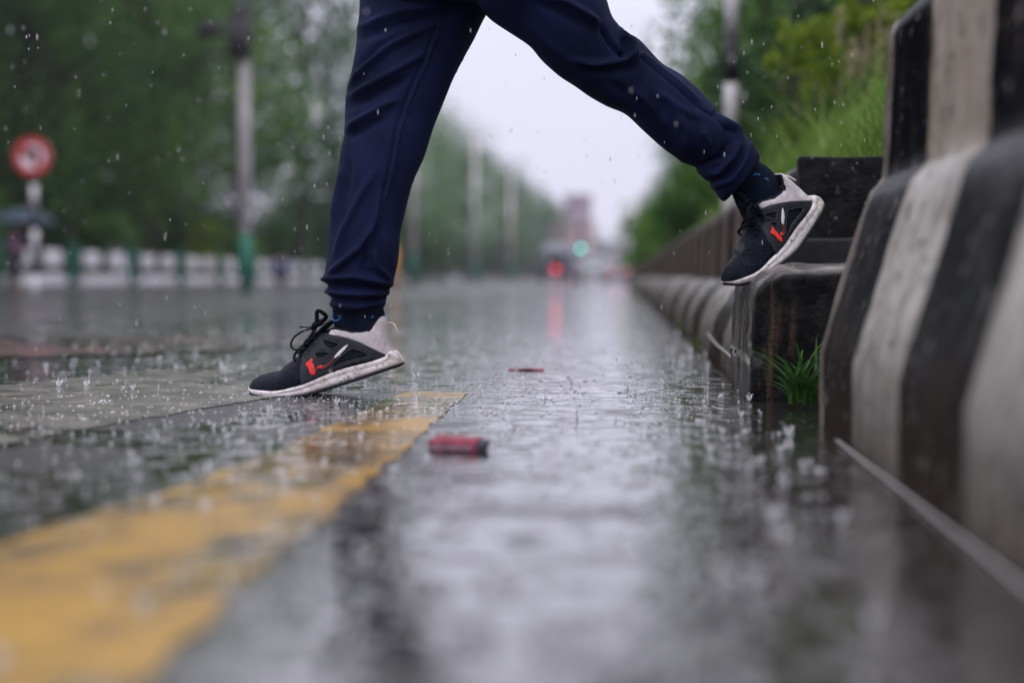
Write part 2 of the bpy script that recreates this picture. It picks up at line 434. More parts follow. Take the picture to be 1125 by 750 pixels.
def sole_mat():
    n = N('scuffed_white_midsole'); oc = n.coord()
    a = n.rng(n.noise(60, 6, .7, oc), .46, .66); b = n.rng(n.noise(180, 4, .65, oc), .56, .66, 0, .8)
    c = n.mix(a, (.72, .67, .69), (.42, .36, .34)); c = n.mix(b, c, (.13, .095, .08))
    return n.set(Base_Color=c, Roughness=.42, Normal=n.bump(n.noise(120, 4, .6, oc), .3, .001))
M['midsole'] = sole_mat()
M['outsole'] = simple('black_outsole', (.010, .011, .018), .5, .3, 40, .4, 300, .0006)
M['lace'] = knit('black_lace', (.003, .004, .008), (.012, .014, .024), 900, .7)
M['mark_white'] = simple('silver_mark', (.70, .68, .72), .3, .05)
M['mark_red'] = simple('red_mark', (.80, .045, .04), .45, .15, 80)
M['mark_dark'] = simple('faded_mark', (.10, .022, .028), .45, .9, 500)
M['sock'] = knit('navy_sock', (.004, .007, .018), (.010, .016, .034), 600, .9)
M['sock_blue'] = simple('blue_motif', (.03, .20, .50), .8)
M['pull'] = simple('cream_pull_tab', (.62, .52, .45), .7)
def water_mat():
    n = N('splash_water')
    return n.set(Base_Color=(.93, .93, .97), Roughness=.08, IOR=1.33, Transmission_Weight=.55, Specular_IOR_Level=.6)
M['water'] = water_mat()
M['carton_red'] = simple('red_card', (.25, .05, .08), .75, .35, 40, .5, 90, .002)
M['carton_grey'] = simple('grey_card', (.22, .16, .19), .4, .3, 60)
M['carton_blue'] = simple('blue_card', (.05, .05, .08), .6, .3, 30)
M['pale_line'] = simple('pale_tube', (.36, .35, .35), .5, .2, 60)

# ------------------------------------------------------------------ setting: ground, road, markings
def frange(a, b, s):
    o = []
    while a < b - 1e-6: o.append(a); a += s
    return o
def sheet(name, xs, ys, zf, mat):
    bm = bmesh.new()
    g = [[bm.verts.new((x, y, zf(x, y))) for x in xs] for y in ys]
    for j in range(len(ys)-1):
        for i in range(len(xs)-1): bm.faces.new((g[j][i], g[j][i+1], g[j+1][i+1], g[j+1][i]))
    return tag(obj(name, bm, mat), kind='structure')
YS = [-4, -1, 0, 1, 2, 3, 3.5] + frange(4, 8, .5) + frange(8, 40, 4) + frange(40, 400, 20) + [400]
XS = [-12.0, -9, -6] + frange(-4, 0, .5) + [0, .45, .9]
sheet('road', XS, YS, gz, M['road'])
sheet('ground', [-140, -60, -30, -16, -12, -8, -4, -2, 0, 1, 4, 12, 40, 140], YS, lambda x, y: gz(max(x, -14), y) - .06, M['ground'])
sheet('pavement', [-17, -15, -13, -12.0], YS, lambda x, y: gz(x, y) + .12, M['pavement'])
# kerb face of the far pavement
bm = bmesh.new()
for a, b in zip(YS, YS[1:]):
    vs = [bm.verts.new(p) for p in ((-11.995, a, gz(-12, a)-.05), (-11.995, b, gz(-12, b)-.05), (-11.995, b, gz(-12, b)+.122), (-11.995, a, gz(-12, a)+.122))]
    bm.faces.new(vs)
tag(obj('kerb', bm, M['pavement'], smooth=False), kind='structure')
def verge_z(x, y):
    base = interp([(.58, .30), (.62, .50), (.70, .64), (.85, .76), (1.1, .85), (1.6, .94), (2.6, 1.0), (6, 1.0), (14, .7)], x)
    return gz(0, y) + base + .04 * noise.noise((x*1.3, y*1.3, 0))
sheet('verge', [.58, .62, .66, .70, .77, .85, .95, 1.1, 1.3, 1.6, 2.1, 2.6, 4, 6, 10, 14], [2.4, 2.8] + frange(3.2, 12, .4) + frange(12, 60, 4) + frange(60, 400, 20), verge_z, M['verge'])

def marking(name, left, right, mat, jag=.006, dz=.0015, step=.03):
    """a painted strip between two ground polylines given as photo points"""
    L = [onground(*p) for p in left]; Q = [onground(*p) for p in right]
    def res(P, n):
        o = []
        for i in range(n+1):
            t = i/n*(len(P)-1); k = min(int(t), len(P)-2); o.append(P[k].lerp(P[k+1], t-k))
        return o
    n = 70; A = res(L, n); B = res(Q, n); bm = bmesh.new(); rows = []
    for i, (a, b) in enumerate(zip(A, B)):
        d = (b-a).normalized()
        ja = jag*noise.noise(a*23)+jag*.7*noise.noise(a*70); jb = jag*noise.noise(b*23+Vector((5, 0, 0)))+jag*.7*noise.noise(b*70)
        a2 = a + d*ja; b2 = b + d*jb
        rows.append([bm.verts.new(a2.lerp(b2, k/4)+Vector((0, 0, dz))) for k in range(5)])
    for r0, r1 in zip(rows, rows[1:]):
        for k in range(4): bm.faces.new((r0[k], r0[k+1], r1[k+1], r1[k]))
    return tag(obj(name, bm, mat), kind='structure')
marking('yellow_road_line', [(-330, 745), (0, 598), (180, 541), (300, 497), (400, 452), (450, 430)],
        [(60, 830), (160, 742), (330, 594), (430, 508), (480, 462), (515, 431)], M['yellow'], .013)
marking('pale_road_strip', [(-160, 450), (0, 424), (160, 408), (260, 399), (300, 396)],
        [(-160, 520), (0, 488), (150, 462), (275, 441), (335, 431)], M['pale_strip'], .035)
marking('red_road_strip', [(-260, 376), (0, 374), (180, 372), (340, 369)], [(-260, 398), (0, 394), (180, 388), (340, 379)], M['red_strip'], .05)

# ------------------------------------------------------------------ right side: barrier, block, kerb, wall
def profile_loft(bm, prof, ys, rough=.002, taper_end=0):
    rings = []
    for y in ys:
        rings.append([Vector((x, y, z)) for x, z in prof])
    loft(bm, rings)
def dense(prof, step):
    o = []
    for (a, b), (c, d) in zip(prof, prof[1:]+prof[:1]):
        n = max(1, int(math.hypot(c-a, d-b)/step))
        for k in range(n): o.append((lerp(a, c, k/n), lerp(b, d, k/n)))
    return o
def roughen(bm, amp, freq, keep_low=True):
    bm.normal_update()
    for v in bm.verts:
        if keep_low and v.co.z < .002: continue
        v.co += v.normal * (amp*noise.noise(v.co*freq) + amp*.5*noise.noise(v.co*freq*2.7))
prof = [(.313, -.03), (.313, .115), (.320, .140), (.380, .345), (.388, .362), (.400, .374), (.406, .384), (.414, .595), (.420, .618), (.440, .633), (.575, .633), (.595, .618), (.60, .595),
        (.604, .384), (.61, .374), (.622, .362), (.63, .345), (.69, .14), (.70, .115), (.70, -.03)]
bt = thing('concrete_barrier', 'tall black and white striped concrete barrier cut off by the right edge', 'barrier', (.5, 1.3, 0))
bm = bmesh.new()
ys = [-.6, -.4] + frange(-.2, 2.2, .03) + [2.2, 2.23, 2.255, 2.275, 2.288, 2.295]
rings = []
dp = dense(prof, .03)
cx = .506
for y in ys:
    k = 0 if y < 2.24 else .022*(1-math.sqrt(max(0, 1-((y-2.24)/.055)**2)))
    rings.append([Vector((x + (k if x < cx else -k), y, z - (k if z > .6 else 0))) for x, z in dp])
loft(bm, rings); roughen(bm, .0022, 16)
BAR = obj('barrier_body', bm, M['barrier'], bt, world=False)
for v in BAR.data.vertices: pass
BAR.location = (-.5, -1.3, 0)

# the black kerb block the rear foot pushes off from
def stone_block(name, label, x0, x1, y0, y1, h, mat, group=None, bev=.022, amp=.008, slope=0.02, dip=False):
    c = ((x0+x1)/2, (y0+y1)/2)
    t = thing(name, label, 'kerb block', (x0, y0, gz(x0, y0)), 0, group)
    bm = bmesh.new()
    add_box(bm, ((x1-x0)/2, (y1-y0)/2, h/2-.02), (x1-x0, y1-y0, h+.04), bevel=bev, seg=3)
    bmesh.ops.subdivide_edges(bm, edges=[e for e in bm.edges if e.calc_length() > .05], cuts=9, use_grid_fill=True)
    bm.normal_update()
    for v in bm.verts:
        f = max(0, v.co.z/h)
        if v.co.x < (x1-x0)/2: v.co.x += slope*f*f
        if dip and v.co.z > .1:
            def sm(t): t = max(0, min(1, t)); return t*t*(3-2*t)
            v.co.z -= .036*sm((.06-v.co.x)/.06) + .009*sm((.05-v.co.y)/.05)
        v.co += v.normal*(amp*noise.noise((v.co+Vector((x0, y0, 0)))*14) + amp*.6*noise.noise((v.co+Vector((x0, y0, 3)))*37))
    o = obj('block_body', bm, mat, t)
    return t
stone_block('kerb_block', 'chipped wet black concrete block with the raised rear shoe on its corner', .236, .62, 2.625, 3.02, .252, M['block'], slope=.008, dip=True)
k0 = stone_block('kerb_block', 'low rounded striped kerb block in the row running far along the road below the wall', .246, .56, 3.03, 3.92, .205, M['kerb'], 'striped kerb blocks in a row', bev=.05, slope=.07)
for i in range(1, 34):
    y = 3.03 + .9*i
    dup(k0, (.246 + random.uniform(-.006, .006), y, gz(0, y) + random.uniform(-.008, .008)), random.uniform(-.01, .01))
t = thing('kerb_strip', 'long low kerb running on from the striped blocks into the far haze', 'kerb', (.25, 34, gz(0, 34)))
bm = bmesh.new(); prev = None
rings = []
for y in frange(33.65, 400, 20) + [400]:
    z = gz(0, y)-gz(0, 34); rings.append([Vector((a, y-34, z+b)) for a, b in ((0, -.05), (.02, .16), (.06, .205), (.3, .205), (.3, -.05))])
loft(bm, rings); obj('kerb_body', bm, M['pavement'], t, smooth=False)
# dark step face and the wall behind
t = thing('stone_step', 'plain dark wet step between the black block and the black wall end', 'step', (.45, 3.05, 0))
bm = bmesh.new(); add_box(bm, (.12, .07, .15), (.62, .16, .315), bevel=.008); roughen(bm, .002, 20, False); obj('step_body', bm, M['step_concrete'], t)
t = thing('retaining_wall', 'low black and white striped concrete wall above the kerb holding back the grass', 'wall', (.40, 3.2, 0))
bm = bmesh.new()
wp = dense([(.0, .16), (.012, .470), (.022, .486), (.17, .486), (.185, .47), (.185, .16)], .05)
ysw = frange(0, 9, .12) + frange(9, 36, 1) + frange(36, 396, 20) + [396]
rings = [[Vector((x, y, z + gz(0, y+3.2))) for x, z in wp] for y in ysw]
loft(bm, rings); roughen(bm, .0025, 12, False)
wb = obj('wall_body', bm, M['wall'], t); wb.location = (0, -3.2 + 3.2, 0)
# striped in the wall's own y
bm = bmesh.new(); add_box(bm, (.24, -.03, .30), (.50, .05, .372), bevel=.006)
bmesh.ops.subdivide_edges(bm, edges=[e for e in bm.edges if e.calc_length() > .05], cuts=8, use_grid_fill=True); roughen(bm, .006, 18, False)
obj('end_face', bm, M['black_concrete'], t)['label'] = 'black painted wall end facing the shoe'
# wire by the kerb and the pale water-edge line
bm = bmesh.new()
pts = [Vector((.303 + 0.0008*math.sin(y*5), y, .004 + .0004*math.sin(y*17))) for y in frange(.3, 2.05, .05)]  # foam line at the water edge, built as a thin tube
add_tube(bm, pts, .0018, 8)
tag(obj('pale_line', bm, M['pale_line']), 'thin pale foam line at the water edge along the foot of the striped barrier', 'pale_line')
bm = bmesh.new()
add_tube(bm, spline([at(821, 409, 2.95), at(812, 402, 3.0), at(800, 389, 3.25), at(788, 379, 3.55), at(777, 366, 4.05)], 8), .0022, 8)
tag(obj('wire', bm, M['pale_line']), 'short bent white wire beside the kerb left of the black block', 'wire')

# ------------------------------------------------------------------ vegetation
def add_leaf(bm, p, d, L, W, up=None, mi=0, bend=0.):
    d = d.normalized(); n, b = frame_of(d)
    a = random.uniform(0, math.tau); s = n*math.cos(a)+b*math.sin(a); u = d.cross(s)
    v = [bm.verts.new(q) for q in (p, p+d*L*.45+s*W*.5+u*bend*L, p+d*L, p+d*L*.45-s*W*.5+u*bend*L)]
    f = bm.faces.new(v); f.material_index = mi
def rdir():
    while True:
        v = Vector((random.uniform(-1, 1), random.uniform(-1, 1), random.uniform(-1, 1)))
        if .05 < v.length < 1: return v.normalized()
def crown_bm(lobes, nclump, nleaf, L, spread, droop=.2, mats=1):
    bm = bmesh.new()
    tot = sum(r**2 for _, r, _ in lobes)
    for c, r, sc in lobes:
        for _ in range(max(1, int(nclump*r*r/tot))):
            d = rdir(); rad = r*(random.random()**.45)
            q = Vector(c) + Vector((d.x*sc[0], d.y*sc[1], d.z*sc[2]))*rad
            mi = random.randrange(mats)
            for _ in range(nleaf):
                o = rdir()*spread*random.random()**.5
                add_leaf(bm, q+o, rdir()+Vector((0, 0, -droop)), L*random.uniform(.6, 1.3), L*random.uniform(.35, .6), mi=mi, bend=random.uniform(-.15, .15))
    return bm
def tree(name, label, group, loc, h, cr, seed, mat, nclump=330, nleaf=13, L=.22, trunk_r=.16, low=.28, droop=.2):
    random.seed(seed)
    t = thing(name, label, 'tree', loc, 0, group)
    bm = bmesh.new()
    top = Vector((random.uniform(-.3, .3), random.uniform(-.3, .3), h*.8))
    trunk = spline([(0, 0, -.2), (random.uniform(-.15, .15), random.uniform(-.15, .15), h*.25), (random.uniform(-.25, .25), random.uniform(-.2, .2), h*.55), top], 4)
    add_tube(bm, trunk, [lerp(trunk_r, trunk_r*.25, i/(len(trunk)-1)) for i in range(len(trunk))], 8)
    lobes = []
    nl = 9
    for i in range(nl):
        z = lerp(h*low, h*.92, i/(nl-1)); f = math.sin(math.pi*lerp(.18, .88, i/(nl-1)))
        for k in range(2):
            a = i*2.4 + k*math.pi + random.uniform(-.5, .5); rr = cr*f*random.uniform(.4, .75)
            c = Vector((math.cos(a)*rr, math.sin(a)*rr, z + random.uniform(-.04, .04)*h))
            lobes.append((c, cr*random.uniform(.34, .55), (1, 1, random.uniform(.55, .9))))
            s = trunk[min(len(trunk)-1, int(len(trunk)*min(.95, z/h*.85)))]
            add_tube(bm, spline([s, s.lerp(c, .5)+Vector((0, 0, .06*h)), c], 3), [trunk_r*.35, trunk_r*.3, trunk_r*.25, trunk_r*.2, trunk_r*.15, trunk_r*.1, trunk_r*.05], 5)
    obj('trunk', bm, M['bark'], t)
    obj('crown', crown_bm(lobes, nclump, nleaf, L, cr*.20, droop), mat, t, smooth=False)
    return t
def shrub(name, label, group, loc, h, r, seed, mat, nclump=160, nleaf=12, L=.1, cat='shrub'):
    random.seed(seed)
    t = thing(name, label, cat, loc, 0, group)
    bm = bmesh.new(); lobes = []
    for i in range(9):
        a = i*2.4; z = lerp(.18, .85, random.random())*h; rr = r*random.uniform(.1, .75)*math.sin(math.pi*lerp(.3, .85, z/h))
        c = Vector((math.cos(a)*rr, math.sin(a)*rr, z)); lobes.append((c, r*random.uniform(.35, .55), (1, 1, .9)))
        add_tube(bm, spline([(0.03*math.cos(a), .03*math.sin(a), -.05), (c.x*.5, c.y*.5, z*.55), c], 3), [.02, .018, .016, .013, .01, .007, .004], 5)
    obj('stem', bm, M['bark'], t)
    obj('foliage', crown_bm(lobes, nclump, nleaf, L, r*.22, .1), mat, t, smooth=False)
    return t
def gloc(x, y, dz=0): return (x, y, gz(max(x, -14), y)+dz)

# left roadside trees, behind the white railing
PT = [tree('roadside_tree', 'dark spreading tree in the row behind the white railing', 'trees behind the railing', gloc(-15.5, 27), 11, 4.2, 3, M['leaf_dark'], 420, 14, .26, .22),
      tree('roadside_tree', 'mid green bushy tree in the row behind the white railing', 'mid green trees behind the railing', gloc(-15.0, 35), 10, 3.8, 5, M['leaf_mid'], 320, 13, .26, .2),
      tree('roadside_tree', 'loose crowned tree receding along the far left of the road', 'trees receding on the far left', gloc(-14.5, 54), 11, 4.0, 8, M['leaf_far'], 250, 12, .30, .2)]
random.seed(5)
for i, (x, y, k, s) in enumerate([(-18, 31, 0, 1.15), (-16.5, 41.5, 0, 1.0), (-19, 48, 1, 1.1), (-15.5, 46, 1, .9), (-21, 38, 0, 1.3), (-23, 30, 0, 1.4), (-20, 58, 0, 1.2),
                                  (-14.5, 64, 2, 1.0), (-15, 75, 2, 1.05),  (-14.5, 88, 2, 1.0), (-15, 102, 2, 1.1), 
                                  (-14.5, 118, 2, 1.05), (-14.8, 136, 2, 1.1), (-15.5, 156, 2, 1.1), (-14.5, 178, 2, 1.15), (-15.5, 202, 2, 1.15), (-15, 230, 2, 1.2), (-16, 262, 2, 1.3), (-14, 300, 2, 1.2),
                                  (-20, 34.5, 0, 1.2), (-24, 36, 0, 1.35), (-27, 43, 0, 1.5), (-22, 44, 0, 1.3), (-17.2, 36.5, 1, 1.1), (-26, 52, 0, 1.5), (-16.5, 31.5, 0, .95), (-22, 50, 1, 1.3), (-17.5, 51, 0, 1.0), (-18, 56, 1, 1.2), (-24, 62, 0, 1.4), (-25, 66, 1, 1.2),
                                  (-11.5, 222, 2, 1.0), (-10.5, 245, 2, .95), (-9.2, 270, 2, .95), (-8.2, 300, 2, .95), (-7.4, 332, 2, 1.0), (-12.5, 285, 2, 1.1)]):
    dup(PT[k], gloc(x, y), random.uniform(0, 6.28), s*(1.4 if 44 < y < 86 else (1.2 if y > 86 else 1.0)))
SL = [shrub('shrub', 'dense dark shrub filling the gap under the roadside trees', 'shrubs under the roadside trees', gloc(-16.2, 30), 2.6, 1.9, 21, M['leaf_dark'], 230, 12, .2),
      shrub('shrub', 'paler yellow-green shrub standing just behind the railing', 'paler shrubs behind the railing', gloc(-13.9, 29.3), 2.0, 1.1, 22, M['leaf_mid'], 140, 12, .17)]
random.seed(6)
for i in range(20):
    y = 26 + i*3.1 + max(0, i-9)*2.2; x = -16.5-random.uniform(0, 2.5)
    dup(SL[0], gloc(x, y), random.uniform(0, 6), random.uniform(.95, 1.5))
for i in range(26):
    y = 80 + i*8.5; dup(SL[0], gloc(-16.3-random.uniform(0, 2), y), random.uniform(0, 6), random.uniform(1.5, 2.2))
for x, y in ((-14.2, 38.5), (-14, 47), (-14.2, 52)):
    dup(SL[1], gloc(x, y), random.uniform(0, 6), random.uniform(.9, 1.35))
bb = shrub('shrub', 'bright yellow-green shrub beside the green-footed utility pole', None, gloc(-11.9-1.2, 43.5), 3.0, .8, 27, M['leaf_bright'], 70, 9, .2)

# right: verge planting
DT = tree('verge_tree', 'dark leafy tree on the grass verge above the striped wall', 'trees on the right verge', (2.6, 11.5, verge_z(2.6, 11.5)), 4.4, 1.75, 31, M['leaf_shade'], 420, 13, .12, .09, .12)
MT = tree('verge_tree', 'light green tree far along the right verge, tips against the sky', 'far trees on the right verge', (2.5, 21, verge_z(2.5, 21)), 5.0, 1.9, 33, M['leaf_mid'], 330, 13, .15, .09, .12)
random.seed(7)
for x, y, s in ((3.6, 8.6, .9), (5.0, 12, 1.2), (4.5, 16.5, 1.1), (3.2, 15.5, 1.0), (6.2, 9, 1.2), (7.5, 15, 1.4)):
    dup(DT, (x, y, verge_z(x, y)), random.uniform(0, 6), s)
for x, y, s in ((1.95, 14.2, .95), (1.8, 17.5, .9), (2.6, 27, 1.0), (3.4, 33, 1.15), (2.7, 42, 1.1), (3.5, 52, 1.2), (3, 66, 1.2), (4.4, 24, 1.2), (3.4, 84, 1.25), (3.2, 110, 1.3), (3.6, 150, 1.4), (4, 200, 1.5)):
    dup(MT, (x, y, verge_z(x, y)), random.uniform(0, 6), s)
SR = shrub('verge_shrub', 'green shrub spilling over the striped wall along the right verge', 'shrubs over the striped wall', (1.0, 16.4, verge_z(1.0, 16.4)-.25), .95, .62, 41, M['leaf_mid'], 150, 12, .075)
random.seed(8)
for i in range(17):
    y = 17.8 + i*1.6 + max(0, i-7)*1.8; x = .82 + random.uniform(-.2, .4)
    dup(SR, (x, y, verge_z(x, y)-.25), random.uniform(0, 6), random.uniform(.85, 1.4))
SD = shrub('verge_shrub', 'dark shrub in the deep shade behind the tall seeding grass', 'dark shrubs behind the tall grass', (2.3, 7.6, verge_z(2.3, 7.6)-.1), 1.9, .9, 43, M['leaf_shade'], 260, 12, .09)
for x, y, s in ((1.55, 8.6, .85), (1.15, 9.9, .8), (1.95, 8.9, 1.0), (1.35, 7.9, .6), (3.3, 6.7, 1.1), (1.8, 9.6, .9), (4.2, 7.8, 1.3), (2.9, 9.2, 1.15)):
    dup(SD, (x, y, verge_z(x, y)-.1), random.uniform(0, 6), s)
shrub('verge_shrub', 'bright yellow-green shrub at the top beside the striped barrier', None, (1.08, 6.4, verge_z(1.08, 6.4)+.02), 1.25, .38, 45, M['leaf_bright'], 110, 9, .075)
shrub('verge_shrub', 'smaller lime shrub left of the bright one above the grass', None, (.86, 7.0, verge_z(.86, 7.0)-.05), .85, .16, 46, M['leaf_bright'], 40, 8, .065)

# grass on the verge
random.seed(9)
bm = bmesh.new()
def blade(bm, p, h, wd, lean, mi=0, seg=3):
    a = random.uniform(0, math.tau); dx = Vector((math.cos(a), math.sin(a), 0)); s = Vector((-dx.y, dx.x, 0))*wd/2
    pr = None
    for i in range(seg+1):
        t = i/seg; c = p + dx*lean*h*t*t + Vector((0, 0, h*t*(1-.25*lean*t)))
        k = (1-t)**.7
        cur = (bm.verts.new(c-s*k), bm.verts.new(c+s*k)) if i < seg else (bm.verts.new(c),)
        if pr:
            f = bm.faces.new((pr[0], pr[1], cur[1], cur[0]) if len(cur) == 2 else (pr[0], pr[1], cur[0])); f.material_index = mi
        pr = cur
    return c
for _ in range(26000):
    y = 3.25 + 9*random.random()**1.6; x = .60 + random.random()**1.5*2.6
    tall = .5 + .8*max(0, noise.noise((x*1.1, y*.9, 2)))
    hh = random.uniform(.05, .14) if y < 4.6 else random.uniform(.07, .26)*tall
    blade(bm, Vector((x, y, verge_z(x, y)-.01)), hh, random.uniform(.004, .009), random.uniform(.2, .9))
for _ in range(900):
    y = random.uniform(4.7, 9.5); x = .62 + random.random()**1.4*1.5
    blade(bm, Vector((x, y, verge_z(x, y)-.01)), random.uniform(.22, .50), random.uniform(.005, .011), random.uniform(.3, 1.3), 0, 5)
tag(obj('grass', bm, M['grass'], smooth=False), kind='stuff')
random.seed(10)
bm = bmesh.new()
for _ in range(55):
    y = random.uniform(4.9, 7.2); x = random.uniform(.75, 1.0) + (y-4.6)*random.uniform(.0, .32)
    p = Vector((x, y, verge_z(x, y))); h = random.uniform(.22, .44)
    tip = blade(bm, p, h, .005, random.uniform(.1, .5), 0, 4)
    for _ in range(26):
        q = tip + Vector((random.gauss(0, .009), random.gauss(0, .009), random.uniform(-.10, .03)))
        add_leaf(bm, q, Vector((random.gauss(0, .4), random.gauss(0, .4), 1)), .022, .008, mi=1)
tag(obj('seeding_grass', bm, [M['grass'], M['seed']], smooth=False), kind='stuff')
def tuft(name, label, px, py, Y, n, h, seed, lean=(.4, 1.1), wd=.007):
    random.seed(seed); p = at(px, py, Y); p.z = gz(p.x, p.y) + .002
    t = thing(name, label, 'weed', p); bm = bmesh.new()
    for _ in range(n):
        blade(bm, Vector((random.gauss(0, .016), random.gauss(0, .010), random.uniform(0, .02))), h*random.uniform(.35, 1.2), wd*random.uniform(.7, 1.2), random.uniform(*lean), 0, 7)
    obj('leaves', bm, M['grass_wet'], t, smooth=True)
M['grass_wet'] = leaf_material('wet_weed', (.035, .10, .022), (.12, .25, .05), .3)
tuft('weed_tuft', 'green grassy weed growing at the foot of the black block', 880, 447, 2.50, 60, .135, 50, (.5, 1.5), .008)
tuft('weed_tuft', 'small weed in the gutter left of the black block where the wire ends', 777, 369, 4.15, 22, .05, 51)
tuft('weed_tuft', 'tiny faint weed farther along the gutter beyond the wire', 752, 352, 5.4, 22, .06, 52)

# ------------------------------------------------------------------ left far side: poles, sign, railing, people
def cyl(bm, p0, p1, r0, r1=None, n=14): add_tube(bm, [p0, p1], [r0, r0 if r1 is None else r1], n)
def pole(x, y, label, dark=False):
    t = thing('utility_pole', label, 'utility pole', gloc(x, y), 0, 'concrete utility poles on the left')
    bm = bmesh.new(); cyl(bm, (0, 0, 1.25), (0, 0, 8.6), .135, .10); obj('shaft', bm, M['pole_pale'], t)
    bm = bmesh.new(); cyl(bm, (0, 0, -.1), (0, 0, 1.25), .145, .14); obj('painted_foot', bm, M['green_paint'], t)
    bm = bmesh.new(); add_box(bm, (0, 0, 7.6), (1.7, .1, .1)); add_box(bm, (0, 0, 7.0), (1.2, .1, .1)); obj('crossarm', bm, M['dark_metal'], t)
    return t
P1 = pole(-8.5, 32, 'nearest concrete utility pole, white with a green foot and a dark transformer on top')
bm = bmesh.new(); cyl(bm, (.0, -.36, 5.15), (.0, -.36, 6.1), .24, n=18); cyl(bm, (0, -.36, 6.1), (0, -.36, 6.18), .26, n=18)
for k in range(8):
    a = k*math.pi/4; add_box(bm, (.26*math.cos(a), -.36+.26*math.sin(a), 5.6), (.04, .04, .7))
obj('transformer', bm, M['dark_metal'], P1)
bm = bmesh.new(); add_box(bm, (-.55, -.05, 5.75), (1.3, .12, .10)); add_box(bm, (-.5, -.05, 5.35), (1.1, .1, .08)); add_box(bm, (-.75, -.1, 5.9), (.5, .3, .25)); obj('bracket', bm, M['dark_metal'], P1)
bm = bmesh.new(); cyl(bm, (0, 0, 5.25), (0, 0, 6.9), .145, .125); obj('dark_sleeve', bm, M['dark_metal'], P1)
pole(-8.5, 58.5, 'second utility pole along, showing just right of the front trouser leg')
pole(-8.5, 84, 'third utility pole along, hazy against the trees')
pole(-8.5, 112, 'fourth and farthest utility pole, almost lost in the haze')
for k, (x, z) in enumerate(((-.8, 7.66), (.8, 7.66), (.5, 7.06))):
    bm = bmesh.new(); pts = []
    for y0, y1 in ((32, 58.5), (58.5, 84), (84, 112)):
        for i in range(12):
            t_ = i/12; y = lerp(y0, y1, t_); pts.append((-8.5+x, y, z+lerp(gz(-8.5, y0), gz(-8.5, y1), t_)-.9*t_*(1-t_)*1.6))
    add_tube(bm, pts, .016, 6)
    tag(obj('overhead_cable', bm, M['black_paint']), ('outer overhead cable on the pavement side of the poles', 'overhead cable on the road side of the pole tops', 'lower overhead cable slung under the other two')[k], 'cable')
# small yellow post by the second pole
p = onground(433, 318); yp = thing('marker_post', 'short yellow post at the roadside beside the front trouser leg', 'post', gloc(-4.75, 30))
M['post_yellow'] = simple('ochre_paint', (.55, .30, .10), .5)
bm = bmesh.new(); cyl(bm, (0, 0, -.05), (0, 0, .85), .07); add_blob(bm, (0, 0, .85), .07); obj('post_body', bm, M['post_yellow'], yp)

sg = at(36, 172, 22); st = thing('road_sign', 'round red-ringed prohibition sign on a banded post', 'road sign', (sg.x, sg.y, gz(sg.x, sg.y)))
zc = sg.z - gz(sg.x, sg.y)
bm = bmesh.new(); cyl(bm, (0, -.012, zc), (0, .012, zc), .30, n=40); obj('sign_plate', bm, M['white_paint'], st, smooth=False)
bm = bmesh.new()
ring = [(.30*math.cos(a*math.pi/24), -.02, zc+.30*math.sin(a*math.pi/24)) for a in range(48)]
vi = []
for a in range(48):
    c, s_ = math.cos(a*math.pi/24), math.sin(a*math.pi/24)
    vi.append([bm.verts.new((r*c, yy, zc+r*s_)) for r, yy in ((.205, -.016), (.205, -.024), (.302, -.024), (.302, -.016))])
for a in range(48):
    for k in range(4): bm.faces.new((vi[a][k], vi[a][(k+1) % 4], vi[(a+1) % 48][(k+1) % 4], vi[(a+1) % 48][k]))
obj('red_ring', bm, M['red_paint'], st, smooth=False)
bm = bmesh.new(); add_box(bm, (.06, -.017, zc-.02), (.11, .008, .28)); add_box(bm, (.0, -.017, zc+.085), (.18, .008, .08)); add_box(bm, (-.09, -.017, zc+.06), (.15, .008, .15), Matrix.Rotation(R(45), 3, 'Y')); obj('arrow_symbol', bm, M['black_paint'], st, smooth=False)
bm = bmesh.new(); add_box(bm, (0, -.0265, zc), (.05, .006, .44), Matrix.Rotation(R(-42), 3, 'Y')); obj('slash', bm, M['red_paint'], st, smooth=False)
bm = bmesh.new()
for k in range(9):
    z0 = -.05 + k*.36
    if z0 < zc+.1 and k % 2 == 0: cyl(bm, (0, .04, z0), (0, .04, min(z0+.36, zc+.2)), .045)
obj('white_band', bm, M['white_paint'], st)
bm = bmesh.new()
for k in range(1, 9, 2):
    z0 = -.05 + k*.36
    if z0 < zc+.1: cyl(bm, (0, .04, z0), (0, .04, min(z0+.36, zc+.2)), .044)
obj('black_band', bm, M['black_paint'], st)

def railing_panel(y):
    t = thing('white_railing', 'white concrete railing panel with two rounded blocks along the left pavement', 'railing', gloc(-12.6, y, .12), 0, 'white railing panels')
    bm = bmesh.new(); add_box(bm, (0, 0, .12), (.14, 3.1, .22), bevel=.02); obj('lower_rail', bm, M['white_paint'], t)
    for k in (-.85, .85):
        bm = bmesh.new(); add_box(bm, (0, k, .60), (.14, .92, .38), bevel=.06, seg=2); obj('rounded_block', bm, M['white_paint'], t)
    bm = bmesh.new()
    for k in (-1.3, -.4, .4, 1.3): add_box(bm, (0, k, .32), (.06, .06, .22))
    obj('strut', bm, M['dark_metal'], t)
    return t
rp = railing_panel(26)
for i in range(1, 9): dup(rp, gloc(-12.6, 26+4.05*i, .12))
pp = thing('railing_post', 'dark green post between two white railing panels', 'post', gloc(-12.6, 28.02, .12), 0, 'green railing posts')
bm = bmesh.new(); add_box(bm, (0, 0, .45), (.16, .16, 1.0), bevel=.01); add_box(bm, (0, 0, .97), (.2, .2, .06), bevel=.01); obj('post_body', bm, M['green_paint'], pp)
for i in range(1, 9): dup(pp, gloc(-12.6, 28.02+4.05*i, .12))

